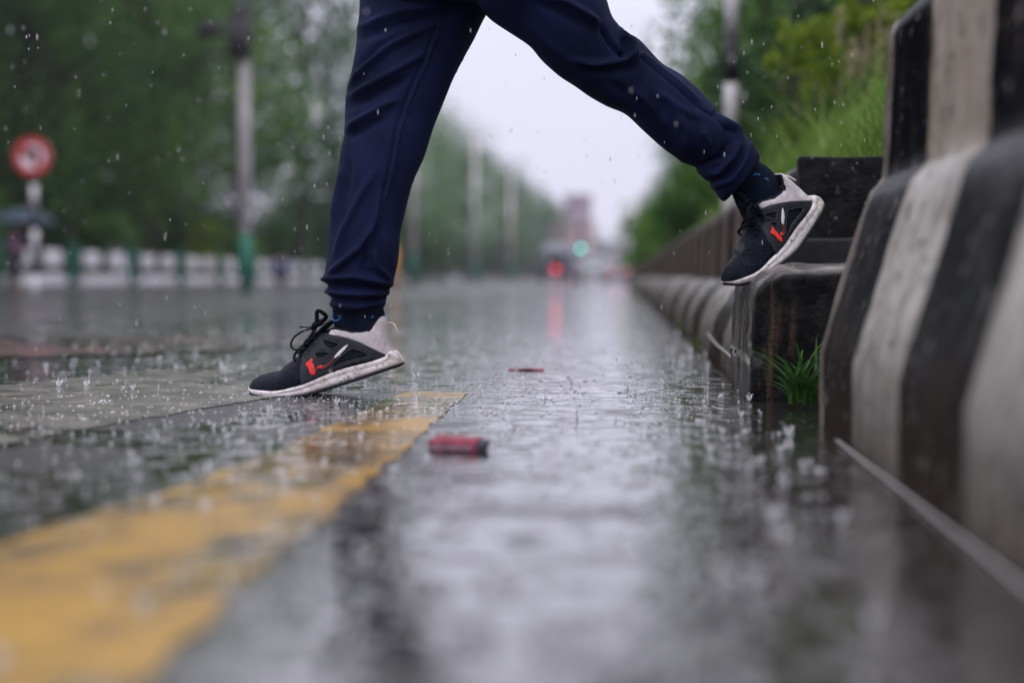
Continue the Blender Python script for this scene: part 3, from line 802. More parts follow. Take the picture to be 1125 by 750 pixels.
def person_far(label, loc, face, scale, top_mat, sit=False):
    t = thing('person', label, 'person', loc, face)
    z = .95
    if not sit:
        J = [(0, 0, .92), (0, 0, 1.18), (0, 0, 1.42), (0, .01, 1.52), (0, .02, 1.63), (0, .02, 1.72),
             (.10, 0, .88), (.11, .06, .48), (.11, .0, .09), (.11, .16, .05), (-.10, 0, .88), (-.11, -.08, .5), (-.11, -.2, .11), (-.11, -.06, .05),
             (.19, 0, 1.40), (.24, .02, 1.12), (.22, .2, 1.02), (.21, .27, 1.03), (-.19, 0, 1.40), (-.25, .08, 1.15), (-.14, .26, 1.28), (-.13, .29, 1.36)]
    else:
        J = [(0, 0, .42), (0, .06, .66), (0, .12, .88), (0, .16, .97), (0, .19, 1.07), (0, .2, 1.15),
             (.10, .04, .42), (.13, .42, .50), (.13, .40, .08), (.13, .54, .04), (-.10, .04, .42), (-.13, .42, .50), (-.13, .40, .08), (-.13, .54, .04),
             (.19, .12, .86), (.25, .26, .66), (.15, .44, .60), (.12, .50, .60), (-.19, .12, .86), (-.25, .26, .66), (-.15, .44, .60), (-.12, .50, .60)]
    E = [(0, 1), (1, 2), (2, 3), (3, 4), (4, 5), (0, 6), (6, 7), (7, 8), (8, 9), (0, 10), (10, 11), (11, 12), (12, 13), (2, 14), (14, 15), (15, 16), (16, 17), (2, 18), (18, 19), (19, 20), (20, 21)]
    Rr = [(.15, .11), (.13, .10), (.14, .09), .05, .085, .07, .085, .058, .04, .035, .085, .058, .04, .035, .055, .042, .032, .028, .055, .042, .032, .028]
    obj('body', skin_body(J, E, Rr), M['skin'], t)
    sel = [0, 1, 2, 14, 15, 16, 18, 19, 20]; mp = {a: i for i, a in enumerate(sel)}
    obj('jacket', skin_body([J[a] for a in sel], [(mp[a], mp[b]) for a, b in E if a in mp and b in mp], [tuple(x*1.18+.012 for x in (Rr[a] if isinstance(Rr[a], tuple) else (Rr[a],)*2)) for a in sel]), top_mat, t)
    sel = [0, 6, 7, 8, 10, 11, 12]; mp = {a: i for i, a in enumerate(sel)}
    obj('trousers', skin_body([J[a] for a in sel], [(mp[a], mp[b]) for a, b in E if a in mp and b in mp], [tuple(x*1.15+.012 for x in (Rr[a] if isinstance(Rr[a], tuple) else (Rr[a],)*2)) for a in sel]), M['dark_cloth'], t)
    h = Vector(J[5]); bm = bmesh.new(); add_blob(bm, h+Vector((0, -.02, -.03)), .112, 14, 10, (.95, 1, 1)); obj('hair', bm, M['hair'], t)
    t.scale = (scale,)*3
    return t
pl = at(18, 318, 27.2); pz = gz(pl.x, pl.y)
person_far('walker in a mauve top and dark trousers under an umbrella', (pl.x, pl.y, pz), R(-80), .82, M['pink_cloth'])
um = thing('umbrella', 'grey-blue umbrella held low over the walker in mauve', 'umbrella', (pl.x+.18, pl.y-.05, pz+1.03))
bm = bmesh.new(); rings = []
for i in range(7):
    a = i/6*R(78); rings.append([Vector((.62*math.sin(a)*math.cos(k*math.tau/16)*(1 if k % 2 else .94), .62*math.sin(a)*math.sin(k*math.tau/16)*(1 if k % 2 else .94), .30+.40*(math.cos(a)-.2))) for k in range(16)] if i else [Vector((.01*math.cos(k), .01*math.sin(k), .62)) for k in range(16)])
loft(bm, rings, cap=False); bmesh.ops.solidify(bm, geom=bm.faces[:], thickness=.006); obj('canopy', bm, M['umbrella_cloth'], um)
bm = bmesh.new(); cyl(bm, (0, 0, .03), (0, 0, .68), .012, n=8); add_tube(bm, spline([(0, 0, .03), (0, 0, -.04), (.03, 0, -.07), (.06, 0, -.04)], 4), .014, 8); obj('handle', bm, M['dark_metal'], um)
pl = at(308, 318, 46); person_far('figure in blue sitting hunched at the roadside beyond the first pole', (pl.x, pl.y, gz(pl.x, pl.y)+.02), R(200), .95, M['blue_cloth'], True)

# ------------------------------------------------------------------ vehicles, signal and building down the road
def wheel(t, x, y, r, wd):
    bm = bmesh.new(); cyl(bm, (x-wd/2, y, r), (x+wd/2, y, r), r, n=20); w_ = obj('wheel', bm, M['tyre'], t)
    bm = bmesh.new(); cyl(bm, (x-wd/2-.004, y, r), (x+wd/2+.004, y, r), r*.55, n=16); obj('rim', bm, M['pole_pale'], w_)
p = at(612, 312, 57); t = thing('three_wheeler', 'small grey three-wheeled van seen from behind with one red lamp lit', 'three-wheeler', gloc(p.x, 57))
W2 = .72
bm = bmesh.new()
sec = [(-W2, .30), (-W2, .95), (-W2*.97, 1.30), (-W2*.86, 1.52), (-W2*.6, 1.60), (W2*.6, 1.60), (W2*.86, 1.52), (W2*.97, 1.30), (W2, .95), (W2, .30)]
rings = [[Vector((x*k, y, .30+(z-.30)*h)) for x, z in sec] for y, k, h in ((0, .97, .98), (.05, 1, 1), (1.6, 1, 1), (2.1, .92, .97), (2.5, .75, .72), (2.7, .55, .45))]
loft(bm, rings); obj('body', bm, M['grey_body'], t)
bm = bmesh.new(); add_box(bm, (0, -.005, .98), (.56, .03, .44), bevel=.01); obj('rear_opening', bm, M['glass'], t)
for s_ in (-1, 1):
    bm = bmesh.new(); add_box(bm, (s_*.52, -.005, 1.12), (.22, .03, .26), bevel=.008); obj('rear_window', bm, M['glass'], t)
bm = bmesh.new(); add_box(bm, (0, -.06, .36), (1.3, .1, .12), bevel=.01); obj('bumper', bm, M['dark_metal'], t)
bm = bmesh.new(); cyl(bm, (-.06, -.13, .55), (-.06, -.04, .55), .10, n=18); obj('brake_lamp', bm, M['lamp_red'], t)
bm = bmesh.new(); cyl(bm, (.5, -.06, .55), (.5, -.0, .55), .06, n=16); obj('tail_lamp', bm, M['lens_off'], t)
wheel(t, -.60, .5, .26, .16); wheel(t, .60, .5, .26, .16); wheel(t, 0, 2.35, .26, .14)
def car(px, Y, label, mat, lit):
    p = at(px, 308, Y); t = thing('car', label, 'car', gloc(p.x, Y))
    bm = bmesh.new()
    sec = lambda y, wd, zb, zt, tw: [Vector(q) for q in ((-wd, y, zb), (-wd, y, .72), (-wd*.97, y, min(.86, zt)), (-tw, y, zt), (tw, y, zt), (wd*.97, y, min(.86, zt)), (wd, y, .72), (wd, y, zb))]
    loft(bm, [sec(0, .74, .34, .88, .70), sec(.12, .80, .26, 1.0, .66), sec(.55, .82, .24, 1.44, .58), sec(1.9, .82, .24, 1.46, .58), sec(2.7, .82, .24, .95, .64), sec(3.6, .80, .25, .82, .64), sec(3.8, .72, .34, .74, .6)])
    obj('body', bm, mat, t)
    bm = bmesh.new(); add_box(bm, (0, .30, 1.2), (1.14, .03, .36), Matrix.Rotation(R(-44), 3, 'X')); obj('rear_window', bm, M['glass'], t)
    for s_ in (-1, 1):
        bm = bmesh.new(); add_box(bm, (s_*.62, .0, .80), (.17, .10, .14), bevel=.01); obj('tail_lamp', bm, M['lamp_red_far'] if lit else M['lens_off'], t)
    for x, y in ((-.72, .7), (.72, .7), (-.72, 3.0), (.72, 3.0)): wheel(t, x, y, .29, .18)
car(651, 80, 'pale car behind the three-wheeler, faint in the haze', M['pale_body'], False)
car(679, 125, 'far small car with dim red tail lamps near the vanishing point', M['grey_body'], True)
p = at(638, 273, 92); t = thing('traffic_light', 'traffic light showing green above the road ahead', 'traffic light', gloc(p.x, 92)); zc = p.z - gz(p.x, 92)
bm = bmesh.new(); cyl(bm, (0, .12, -.1), (0, .12, zc+.9), .06, n=12); obj('pole', bm, M['dark_metal'], t)
bm = bmesh.new(); add_box(bm, (0, 0, zc+.28), (.30, .18, .95), bevel=.03); obj('signal_head', bm, M['black_paint'], t)
for k, (nm, m_) in enumerate((('green_lens', M['lamp_green']), ('amber_lens', M['lens_off']), ('red_lens', M['lens_off']))):
    bm = bmesh.new(); cyl(bm, (0, -.13, zc+k*.28), (0, -.085, zc+k*.28), .10, n=20); obj(nm, bm, m_, t)

def building(label, px0, px1, ytop, Y, mat, depth=14, floors=5, step=None):
    a = at(px0, ytop, Y); b = at(px1, ytop, Y); z0 = gz(a.x, Y)
    t = thing('building', label, 'building', (a.x, Y, z0)); wd = b.x-a.x; h = a.z-z0
    bm = bmesh.new(); add_box(bm, (wd/2, depth/2, h/2-.5), (wd, depth, h+1)); obj('wall', bm, mat, t, smooth=False)
    bm = bmesh.new(); add_box(bm, (wd/2, depth/2, h+.3), (wd+.5, depth+.5, .5)); obj('parapet', bm, M['grey_wall'], t, smooth=False)
    n = max(2, int(wd/2.6))
    for f in range(floors):
        for k in range(n):
            z = h*(f+.55)/floors; x = wd*(k+.5)/n
            bm = bmesh.new(); add_box(bm, (x, -.03, z), (1.2, .12, 1.4)); w_ = obj('window', bm, M['white_paint'], t, smooth=False)
            bm = bmesh.new(); add_box(bm, (x, -.11, z), (1.0, .06, 1.2)); obj('pane', bm, M['glass'], w_, smooth=False)
building('mauve pink block with windows rising over the far treetops', 620, 648, 217, 255, M['pink_wall'])
building('lower rose coloured block in front of the mauve pink one', 606, 649, 243, 235, M['rose_wall'], floors=4)
building('grey block far down the road at the vanishing point', 655, 690, 268, 330, M['grey_wall'], floors=5)

# striped sign post on the verge, right
M['post_grey'] = simple('worn_grey_paint', (.42, .40, .42), .5, .25, 9)
p = at(803, 92, 8.0); t = thing('striped_post', 'slim black and white banded post rising from the right verge', 'post', (p.x, 8.0, verge_z(p.x, 8.0)))
zb = p.z - t.location.z
for k in range(-3, 6):
    z0 = zb + k*.277
    if z0 + .277 < -.05: continue
    bm = bmesh.new(); cyl(bm, (0, 0, max(z0, -.1)), (0, 0, z0+.277), .040, n=16)
    obj('black_band' if k % 2 == 0 else 'white_band', bm, M['black_paint'] if k % 2 == 0 else M['post_grey'], t)

# ------------------------------------------------------------------ the walking person
YF, YR = 2.70, 2.80                       # planes of the leading and the trailing leg
person = thing('person', 'walker in navy track trousers striding off the black block onto the wet road', 'person', (at(440, 436, YF).x+.25, 2.74, 0))

def leg_rings(pairs, Y0, depth, n=40, sub=5):
    out_ = []
    P = []
    for (a, b), d in zip(pairs, depth):
        Yc, hd = d
        P.append((at(a[0], a[1], Yc), at(b[0], b[1], Yc), hd))
    A = spline([p[0] for p in P], sub); B = spline([p[1] for p in P], sub)
    Dh = spline([Vector((p[2], 0, 0)) for p in P], sub)
    for a, b, d in zip(A, B, Dh):
        c = (a+b)/2; h = (b-a)/2; r = []
        for k in range(n):
            th = k*math.tau/n; cs, sn = math.cos(th), math.sin(th)
            r.append(c + h*cs + Vector((0, d.x*math.copysign(abs(sn)**.9, sn), 0)))
        out_.append(r)
    return out_
FP = [((365, 342), (421, 339)), ((363, 328), (424, 326)), ((358, 311), (430, 312)), ((357, 302), (433, 303)), ((360, 278), (437, 280)), ((365, 242), (441, 247)),
      ((372, 201), (453, 203)), ((375, 170), (465, 173)), ((379, 146), (473, 146)), ((379, 130), (479, 130)), ((383, 96), (493, 97)), ((392, 58), (513, 56)),
      ((394, 36), (525, 33)), ((396, 0), (546, -4)), ((398, -40), (570, -45))]
FD = [(YF + .09*(i/14)**1.3, h) for i, h in enumerate((.050, .055, .062, .066, .070, .072, .074, .076, .078, .079, .082, .088, .092, .098, .10))]
RP = [((799, 219), (834, 178)), ((793, 221), (834, 168)), ((781, 203), (822, 151)), ((772, 195), (812, 138)), ((761, 183), (802, 131)), ((750, 180), (791, 125)),
      ((739, 172), (772, 104)), ((712, 148), (750, 84)), ((690, 128), (728, 70)), ((668, 117), (706, 47)), ((645, 104), (692, 38)), ((631, 94), (682, 36)),
      ((612, 82), (677, 28)), ((595, 66), (670, 16)), ((580, 50), (665, -2)), ((556, 33), (655, -30)), ((534, 16), (640, -65)), ((520, -10), (620, -90))]
RD = [(YR - .02 - .12*(i/17)**1.2, h) for i, h in enumerate((.050, .054, .060, .064, .066, .068, .070, .071, .072, .073, .074, .076, .078, .080, .084, .090, .095, .098))]
HP = [((440, 6), (560, 6)), ((396, -20), (655, -35)), ((399, -60), (640, -70)), ((404, -105), (605, -110)), ((409, -150), (575, -155)), ((411, -185), (566, -190))]
HD = [(2.74, .10), (2.74, .165), (2.74, .175), (2.74, .172), (2.74, .155), (2.74, .150)]
bm = bmesh.new()
for pr, dp_ in ((FP, FD), (RP, RD), (HP, HD)): loft(bm, leg_rings(pr, 0, dp_))
bmesh.ops.recalc_face_normals(bm, faces=bm.faces[:])
me = bpy.data.meshes.new('legs'); bm.to_mesh(me); bm.free()
tmp = bpy.data.objects.new('legs', me); COL.objects.link(tmp)
md = tmp.modifiers.new('r', 'REMESH'); md.mode = 'VOXEL'; md.voxel_size = .0042
ms = tmp.modifiers.new('s', 'SMOOTH'); ms.factor = .5; ms.iterations = 10
m2 = bpy.data.meshes.new_from_object(tmp.evaluated_get(bpy.context.evaluated_depsgraph_get()))
bm = bmesh.new(); bm.from_mesh(m2); bpy.data.objects.remove(tmp)
bm.normal_update()
px2m = YF/F
def seg_dist(p, a, b):
    d = b-a; t = max(0, min(1, (p-a).dot(d)/max(1e-9, d.dot(d)))); return (p-a-d*t).length, t
def pix(co_):
    d = RM.transposed() @ (co_ - Vector((0, 0, CAMH))); return Vector((562.5 - d.x/d.z*F, 375 + d.y/d.z*F))
# folds traced as ridges (+) and valleys (-): points in the picture, height mm, width px, which sides
FOLDS = [
 ([(393, 32), (436, 15), (489, 4), (530, 6)], 6, 4.5), ([(394, 44), (440, 27), (500, 16)], -4, 5), ([(385, 96), (402, 74), (430, 50), (480, 26)], 6.5, 4.5), ([(390, 80), (415, 52), (450, 33)], -4, 5),
 ([(384, 108), (412, 91), (445, 72), (468, 58)], 6, 4.2), ([(386, 118), (420, 100), (450, 84)], -4.5, 4.5), ([(380, 142), (398, 131), (420, 117), (436, 110)], 6, 4.2), ([(381, 151), (402, 140), (424, 128)], -4, 4.5),
 ([(480, 24), (474, 45), (465, 66), (448, 104), (436, 140), (429, 179), (420, 218), (413, 249), (410, 275)], -2.6, 1.5),
 ([(483, 30), (470, 66), (452, 106), (440, 142), (433, 179), (424, 218)], 1.6, 2.0),
 ([(418, 214), (412, 246), (395, 273), (375, 290), (358, 305)], 6.5, 4.5), ([(410, 190), (395, 216), (378, 250), (366, 285)], 4, 4.5), ([(376, 182), (370, 212), (365, 244)], 4.5, 4.5), ([(385, 178), (379, 212), (374, 246)], -3.5, 5),
 ([(410, 276), (414, 294), (431, 309)], 5, 3.5), ([(404, 278), (400, 296), (408, 303)], -4, 5), ([(425, 255), (427, 280), (433, 300)], 2.5, 6),
 ([(356, 307), (388, 305), (410, 309), (431, 313)], 6, 3.0), ([(357, 314), (392, 315), (427, 317)], -5, 2.8), ([(359, 320), (393, 324), (426, 321)], 6, 2.8), ([(361, 328), (393, 331), (424, 327)], -4.5, 2.2), ([(363, 334), (393, 337), (422, 333)], 3.5, 2.2),
 ([(600, -6), (625, 4), (645, 17), (660, 30)], 7, 4.5), ([(590, 4), (620, 18), (645, 32)], -3, 5), ([(658, 26), (668, 42), (678, 56), (690, 65)], -7, 3.5), ([(676, 26), (682, 38), (694, 48), (697, 58), (689, 66)], 7, 3.5),
 ([(685, 46), (688, 55), (684, 60)], -6, 2.5), ([(632, 66), (655, 71), (680, 68), (704, 61)], 6, 4), ([(640, 78), (670, 80), (700, 74)], -3.5, 5),
 ([(704, 64), (723, 80), (740, 94), (765, 116), (790, 132), (808, 147)], -2.8, 1.5), ([(707, 60), (727, 76), (745, 90), (768, 111)], 2.2, 2.2),
 ([(720, 100), (745, 118), (770, 130)], 3, 5), ([(690, 96), (715, 118), (738, 146)], 3, 6), ([(660, 90), (690, 104), (720, 126)], -2.5, 6), ([(580, 30), (610, 56), (640, 80)], 2.5, 7),
 ([(791, 126), (810, 142), (812, 154), (805, 172), (790, 188), (764, 190)], 7, 3.2), ([(786, 124), (800, 142), (800, 158), (790, 174), (764, 184)], -5, 3.0),
 ([(826, 158), (819, 176), (805, 196), (782, 206)], 4.5, 2.8), ([(818, 150), (813, 172), (800, 190), (778, 201)], -4, 2.6),
 ([(770, 140), (778, 158), (772, 172)], 3, 4), ([(740, 120), (756, 146), (752, 168)], 2.5, 6),
]
FOLDS = [([Vector(p) for p in pts], a*1.95e-3, wd*.86) for pts, a, wd in FOLDS]
for v in bm.verts:
    q = pix(v.co); dsp = 0
    face = max(0, min(1, .35 - v.normal.y*.9))
    if face > 0:
        for pts, a, wd in FOLDS:
            best = 1e9; tt = 0; L = len(pts)-1
            for i in range(L):
                dd, t_ = seg_dist(q, pts[i], pts[i+1])
                if dd < best: best = dd; tt = (i+t_)/L
            if best < wd*3.2:
                e = math.exp(-(best/wd)**2) * min(1, .25+4*min(tt, 1-tt) if (wd > 2.6) else 1)
                dsp += a*e*face
    else:
        dsp += .003*math.sin(q.y*.5 + v.co.x*40)
    dsp += .0035*noise.noise(v.co*13) + .0016*noise.noise(Vector((v.co.x*30, v.co.y*30, v.co.z*16)))
    v.co += v.normal*dsp
obj('trousers', bm, M['trousers'], person, world=True)

# ---- socks
def sock(pairs, Y, hd, motif):
    bm = bmesh.new(); loft(bm, leg_rings(pairs, 0, [(Y, h) for h in hd], 28, 5))
    bm.normal_update()
    for v in bm.verts: v.co += v.normal*(.0012*noise.noise(v.co*60))
    s_ = obj('sock', bm, M['sock'], person, world=True)
    bm = bmesh.new()
    for pts in motif:
        P = []
        for a, b in pts:
            p_ = at(a, b, Y); P.append(Vector((p_.x, Y, p_.z)))
        c = spline(P, 5)
        for q in c:      # lay the motif on the sock's near side
            ax = (at(*pairs[1][0], Y)+at(*pairs[1][1], Y))/2; hw = (at(*pairs[1][1], Y)-at(*pairs[1][0], Y)).length/2
            u = max(-.95, min(.95, (q.x-ax.x)/hw)); q.y = Y - hd[1]*math.sqrt(1-u*u) - .0008
        add_tube(bm, c, .0016, 6)
    obj('sock_motif', bm, M['sock_blue'], s_, world=True)
sock([((374, 374), (424, 366)), ((366, 352), (423, 347)), ((366, 336), (420, 334)), ((367, 318), (419, 316))], YF, [.029, .034, .040, .042],
     [[(368, 343), (367, 349), (371, 352), (376, 350)], [(373, 344), (375, 347), (378, 343), (377, 349)], [(411, 348), (413, 347)]])
sock([((822, 250), (862, 212)), ((809, 226), (850, 190)), ((803, 211), (834, 177)), ((796, 199), (822, 165)), ((788, 190), (812, 155))], YR+.01, [.028, .033, .036, .038, .038],
     [[(824, 196), (828, 193), (833, 194)], [(838, 197), (842, 199)]])

# ---- shoes: profile measured on the leading shoe (zp = 0.307 mm), warped for the trailing one
ZP = .307e-3
f_vb = smooth_tab([(80, 598), (110, 601), (250, 605), (400, 575), (500, 535), (600, 490), (700, 455), (830, 425), (940, 400), (972, 362)])
f_vt = smooth_tab([(80, 594), (88, 570), (100, 550), (150, 517), (210, 500), (270, 488), (305, 455), (340, 430), (380, 402), (430, 348), (470, 296), (520, 252), (570, 232), (605, 222), (680, 236), (760, 246), (820, 240), (866, 202), (904, 152), (917, 152), (935, 222), (958, 332), (972, 360)])
f_w = smooth_tab([(80, .003), (88, .014), (100, .022), (150, .034), (250, .045), (350, .049), (450, .047), (600, .042), (750, .040), (850, .039), (915, .033), (950, .023), (972, .006)])
f_sb = smooth_tab([(78, 596), (90, 612), (110, 630), (150, 646), (250, 656), (350, 654), (440, 643), (500, 627), (600, 597), (700, 565), (830, 522), (960, 479), (1015, 461), (1030, 450), (1037, 436)])
f_st = smooth_tab([(78, 590), (110, 597), (250, 602), (400, 572), (500, 532), (600, 487), (700, 452), (830, 421), (930, 398), (962, 362), (985, 372), (1015, 402), (1030, 420), (1037, 432)])
f_sw = smooth_tab([(78, .003), (88, .018), (105, .028), (150, .039), (250, .049), (350, .0525), (450, .050), (600, .044), (750, .0415), (900, .0405), (970, .034), (1010, .024), (1030, .012), (1037, .003)])
f_p = smooth_tab([(80, .75), (200, .62), (400, .62), (520, .45), (600, .16), (640, .08), (880, .07), (930, .2), (972, .5)])
def up_w(x, y):
    """half width of the upper at side-view point (x,y)"""
    b, t = f_vb(x), f_vt(x); h = max(0, min(1, (b-y)/max(1, b-t)))
    p = f_p(x); return f_w(x)*max(0, 1-h**(2.6))**p*(1-.10*h) 
# bottom curve of the leading shoe and of the trailing shoe
C0 = spline([Vector((-120, 655, 0)), Vector((150, 655, 0)), Vector((300, 655, 0)), Vector((400, 649, 0)), Vector((480, 632, 0)), Vector((560, 609, 0)), Vector((700, 565, 0)), Vector((830, 522, 0)), Vector((1030, 455, 0)), Vector((1180, 405, 0))], 14)
def cum(C):
    s = [0]
    for a, b in zip(C, C[1:]): s.append(s[-1]+(b-a).length)
    return s
S0 = cum(C0)
def project(C, Sx, p):
    best = (1e9, 0, 0)
    for i in range(len(C)-1):
        a, b = C[i], C[i+1]; d = b-a; t = max(0, min(1, (p-a).dot(d)/d.dot(d))); q = a+d*t; l = (p-q).length
        if l < best[0]:
            side = d.x*(p.y-a.y) - d.y*(p.x-a.x)
            best = (l, Sx[i]+d.length*t, -1 if side > 0 else 1)
    return best[1], best[0]*best[2]
def eval_c(C, Sx, s):
    i = 0
    while i < len(Sx)-2 and s > Sx[i+1]: i += 1
    d = C[i+1]-C[i]; t = (s-Sx[i])/d.length
    # smooth tangent
    k = max(0, min(len(C)-1, i)); dn = (C[min(len(C)-1, i+2)]-C[max(0, i-1)]).normalized()
    return C[i]+d*t, dn
anchor0 = project(C0, S0, Vector((150, 655, 0)))[0]; heel0 = project(C0, S0, Vector((1030, 455, 0)))[0]
RC = [(770, 336), (808, 315.5), (824, 306.5), (849.6, 289.5), (866.7, 276.5), (879.5, 260.5), (892, 242.5), (904, 224), (914, 208), (935, 174)]
C1 = spline([Vector((a, b, 0)) for a, b in RC], 10); S1 = cum(C1)
anchor1 = project(C1, S1, Vector((809, 315, 0)))[0]; heel1 = project(C1, S1, Vector((905.5, 221.5, 0)))[0]
YAWR = R(-22)
def place_front(x, y, w_):
    p = at(260+x/5.625, 320+y/5.625, YF); return Vector((p.x, YF+w_, p.z))
def place_rear(x, y, w_):
    s, h = project(C0, S0, Vector((x, y, 0)))
    s1 = anchor1 + (s-anchor0)*(heel1-anchor1)/(heel0-anchor0)
    c, d = eval_c(C1, S1, s1); nrm = Vector((d.y, -d.x, 0))
    q = c + nrm*(h/5.625*1.05)
    uu = (s1-anchor1)*.75
    ctr = at(q.x, q.y, YR)
    back = -(q.x-815)*YR/F*math.tan(YAWR)
    return Vector((ctr.x + w_*math.sin(YAWR), YR - .02 + back + w_*math.cos(YAWR), ctr.z))

def shoe(place, fix=0):
    sh = bpy.data.objects.new('shoe', None); COL.objects.link(sh); sh.parent = person; sh.empty_display_size = .05
    def add(name, bm, mat, smooth=True): return obj(name, bm, mat, sh, smooth, world=True)
    # upper
    bm = bmesh.new(); rings = []
    xs = [80, 84, 90, 97, 106, 118] + frange(132, 900, 14) + [904, 911, 917, 924, 932, 941, 950, 958, 965, 972]
    n = 34
    for x in xs:
        b, t = f_vb(x)+8, f_vt(x); r = []
        for k in range(n+1):
            a = -1 + 2*k/n                                    # -1 near side bottom .. 1 far side bottom
            ang = (a+1)/2*math.pi
            h = abs(math.sin(ang))**.62
            y = b-(b-t)*h
            wv = up_w(x, min(y, f_vb(x))) if h < .999 else 0
            r.append(place(x, y, -math.copysign(wv, math.cos(ang))))
        r.append(place(x, b, 0))
        rings.append(r)
    loft(bm, rings); bm.faces.ensure_lookup_table()
    nr = len(rings[0])
    for i, f in enumerate(bm.faces):
        if i//nr < len(xs)-1 and xs[min(i//nr, len(xs)-1)] >= 890: f.material_index = 1
    add('upper', bm, [M['shoe_mesh'], M['shoe_grey']])
    # midsole and outsole
    bm = bmesh.new(); bo = bmesh.new(); rm, ro = [], []
    xs = [78, 81, 85, 90, 97, 106, 118] + frange(132, 1000, 16) + [1003, 1012, 1020, 1027, 1032, 1037]
    for x in xs:
        b, t, wd = f_sb(x), f_st(x), f_sw(x)
        th = min(19, (b-t)*.42); b2 = b-th
        def sec(top, bot, prof):
            return [place(x, lerp(top, bot, v), s_*wd*k) for s_, seq in ((-1, prof), (1, prof[::-1])) for v, k in seq]
        groove = 1 if 300 < x < 1010 else 0
        rm.append(sec(t, b2, [(0, .86), (.06, .94), (.22, .99), (.40, 1.0), (.50, 1.0-.035*groove), (.58, .985), (.78, 1.0), (.93, .985), (1, .95)]))
        ro.append(sec(b2, b, [(0, .97), (.25, 1.0), (.75, .99), (1, .93)]))
    loft(bm, rm); loft(bo, ro)
    add('midsole', bm, M['midsole']); add('outsole', bo, M['outsole'])
    # overlays lying on the upper, both sides
    def overlay(name, polys, mat, off=.0012, holes=(), step=13, bevel=True, both=True, parent=None):
        bm = bmesh.new()
        for poly in polys:
            loops = [poly]+list(holes)
            vs, es = [], []
            for lp in loops:
                pts = []
                for a, b in zip(lp, lp[1:]+lp[:1]):
                    k = max(1, int(math.hypot(b[0]-a[0], b[1]-a[1])/step))
                    pts += [Vector((lerp(a[0], b[0], i/k), lerp(a[1], b[1], i/k))) for i in range(k)]
                s0 = len(vs); vs += pts; es += [(s0+i, s0+(i+1) % len(pts)) for i in range(len(pts))]
            def inside(p, lp):
                c = False
                for (x0, y0), (x1, y1) in zip(lp, lp[1:]+lp[:1]):
                    if (y0 > p[1]) != (y1 > p[1]) and p[0] < (x1-x0)*(p[1]-y0)/(y1-y0)+x0: c = not c
                return c
            xa, xb = min(p[0] for p in poly), max(p[0] for p in poly); ya, yb = min(p[1] for p in poly), max(p[1] for p in poly)
            gx = xa
            while gx < xb:
                gy = ya
                while gy < yb:
                    q = (gx+random.uniform(-1, 1), gy+random.uniform(-1, 1))
                    if inside(q, poly) and not any(inside(q, h) for h in holes) and min((Vector(q)-v).length for v in vs[:]) > step*.55: vs.append(Vector(q))
                    gy += step
                gx += step
            r = delaunay_2d_cdt(vs, es, [], 0, 1e-4)
            V, Fc = r[0], r[2]
            tris = []
            for f in Fc:
                c = sum((V[i] for i in f), Vector((0, 0)))/len(f)
                if inside(c, poly) and not any(inside(c, h) for h in holes): tris.append(f)
            bnd = {}
            for f in tris:
                for a, b in zip(f, list(f[1:])+[f[0]]): bnd[(min(a, b), max(a, b))] = bnd.get((min(a, b), max(a, b)), 0)+1
            for sd in ((-1, 1) if both else (-1,)):
                up_, dn_ = {}, {}
                for i, v in enumerate(V):
                    wv = up_w(v.x, min(v.y, f_vb(v.x))); 
                    up_[i] = bm.verts.new(place(v.x, v.y, sd*(wv+off))); dn_[i] = bm.verts.new(place(v.x, v.y, sd*(wv-.0015)))
                for f in tris: bm.faces.new([up_[i] for i in f])
                for (a, b), c in bnd.items():
                    if c == 1: bm.faces.new((up_[a], up_[b], dn_[b], dn_[a]))
        loose = [v for v in bm.verts if not v.link_faces]; bmesh.ops.delete(bm, geom=loose, context='VERTS')
        return obj(name, bm, mat, parent or sh, True, world=True)
    random.seed(77)
    grey = [(608, 224), (680, 238), (760, 248), (820, 242), (866, 205), (902, 156), (916, 156), (933, 224), (956, 334), (968, 368), (950, 396), (905, 375), (840, 340), (780, 312), (720, 291), (650, 274), (588, 262)]
    overlay('heel_collar', [grey], M['shoe_grey'], .0022)
    cage = [(432, 566), (424, 520), (420, 470), (428, 420), (412, 378), (440, 345), (478, 296), (512, 264), (560, 258), (650, 268), (720, 285), (780, 306), (840, 334), (905, 368), (952, 398), (900, 410), (830, 424), (700, 456), (600, 491), (500, 536)]
    hA = [(545, 292), (590, 296), (658, 318), (640, 340), (618, 352), (575, 330)]
    hB = [(510, 372), (555, 366), (604, 370), (585, 388), (556, 402), (520, 400)]
    hC = [(738, 346), (790, 360), (836, 384), (812, 402), (760, 412), (690, 430), (640, 455), (618, 462), (628, 432), (665, 400), (705, 366)]
    panel = overlay('side_panel', [cage], M['shoe_panel'], .0018, (hA, hB, hC))
    bm = bmesh.new()
    def surf(x, y, off): return place(x, y, -(up_w(x, min(y, f_vb(x)))+off))
    for hp in (hA, hB, hC):
        add_tube(bm, [surf(a.x, a.y, .0020) for a in spline([Vector((x, y, 0)) for x, y in hp+hp[:1]], 5)], .0010, 6)
    add_tube(bm, [surf(a.x, a.y, .0016) for a in spline([Vector((x, y, 0)) for x, y in ((956, 398), (905, 371), (840, 337), (780, 309), (720, 288), (650, 271), (560, 260), (512, 266), (478, 298), (440, 347))], 5)], .0011, 6)
    obj('panel_piping', bm, M['shoe_panel_edge'], panel, world=True)
    tick = [(714, 320), (700, 345), (668, 380), (640, 404), (628, 404), (634, 390), (655, 366), (688, 334)]
    overlay('side_mark', [tick], M['mark_white'], .0030, (), 7, True, False, panel)
    tail = [(632, 398), (640, 404), (618, 436), (590, 462), (560, 476), (540, 470), (548, 452), (575, 448), (604, 424)]
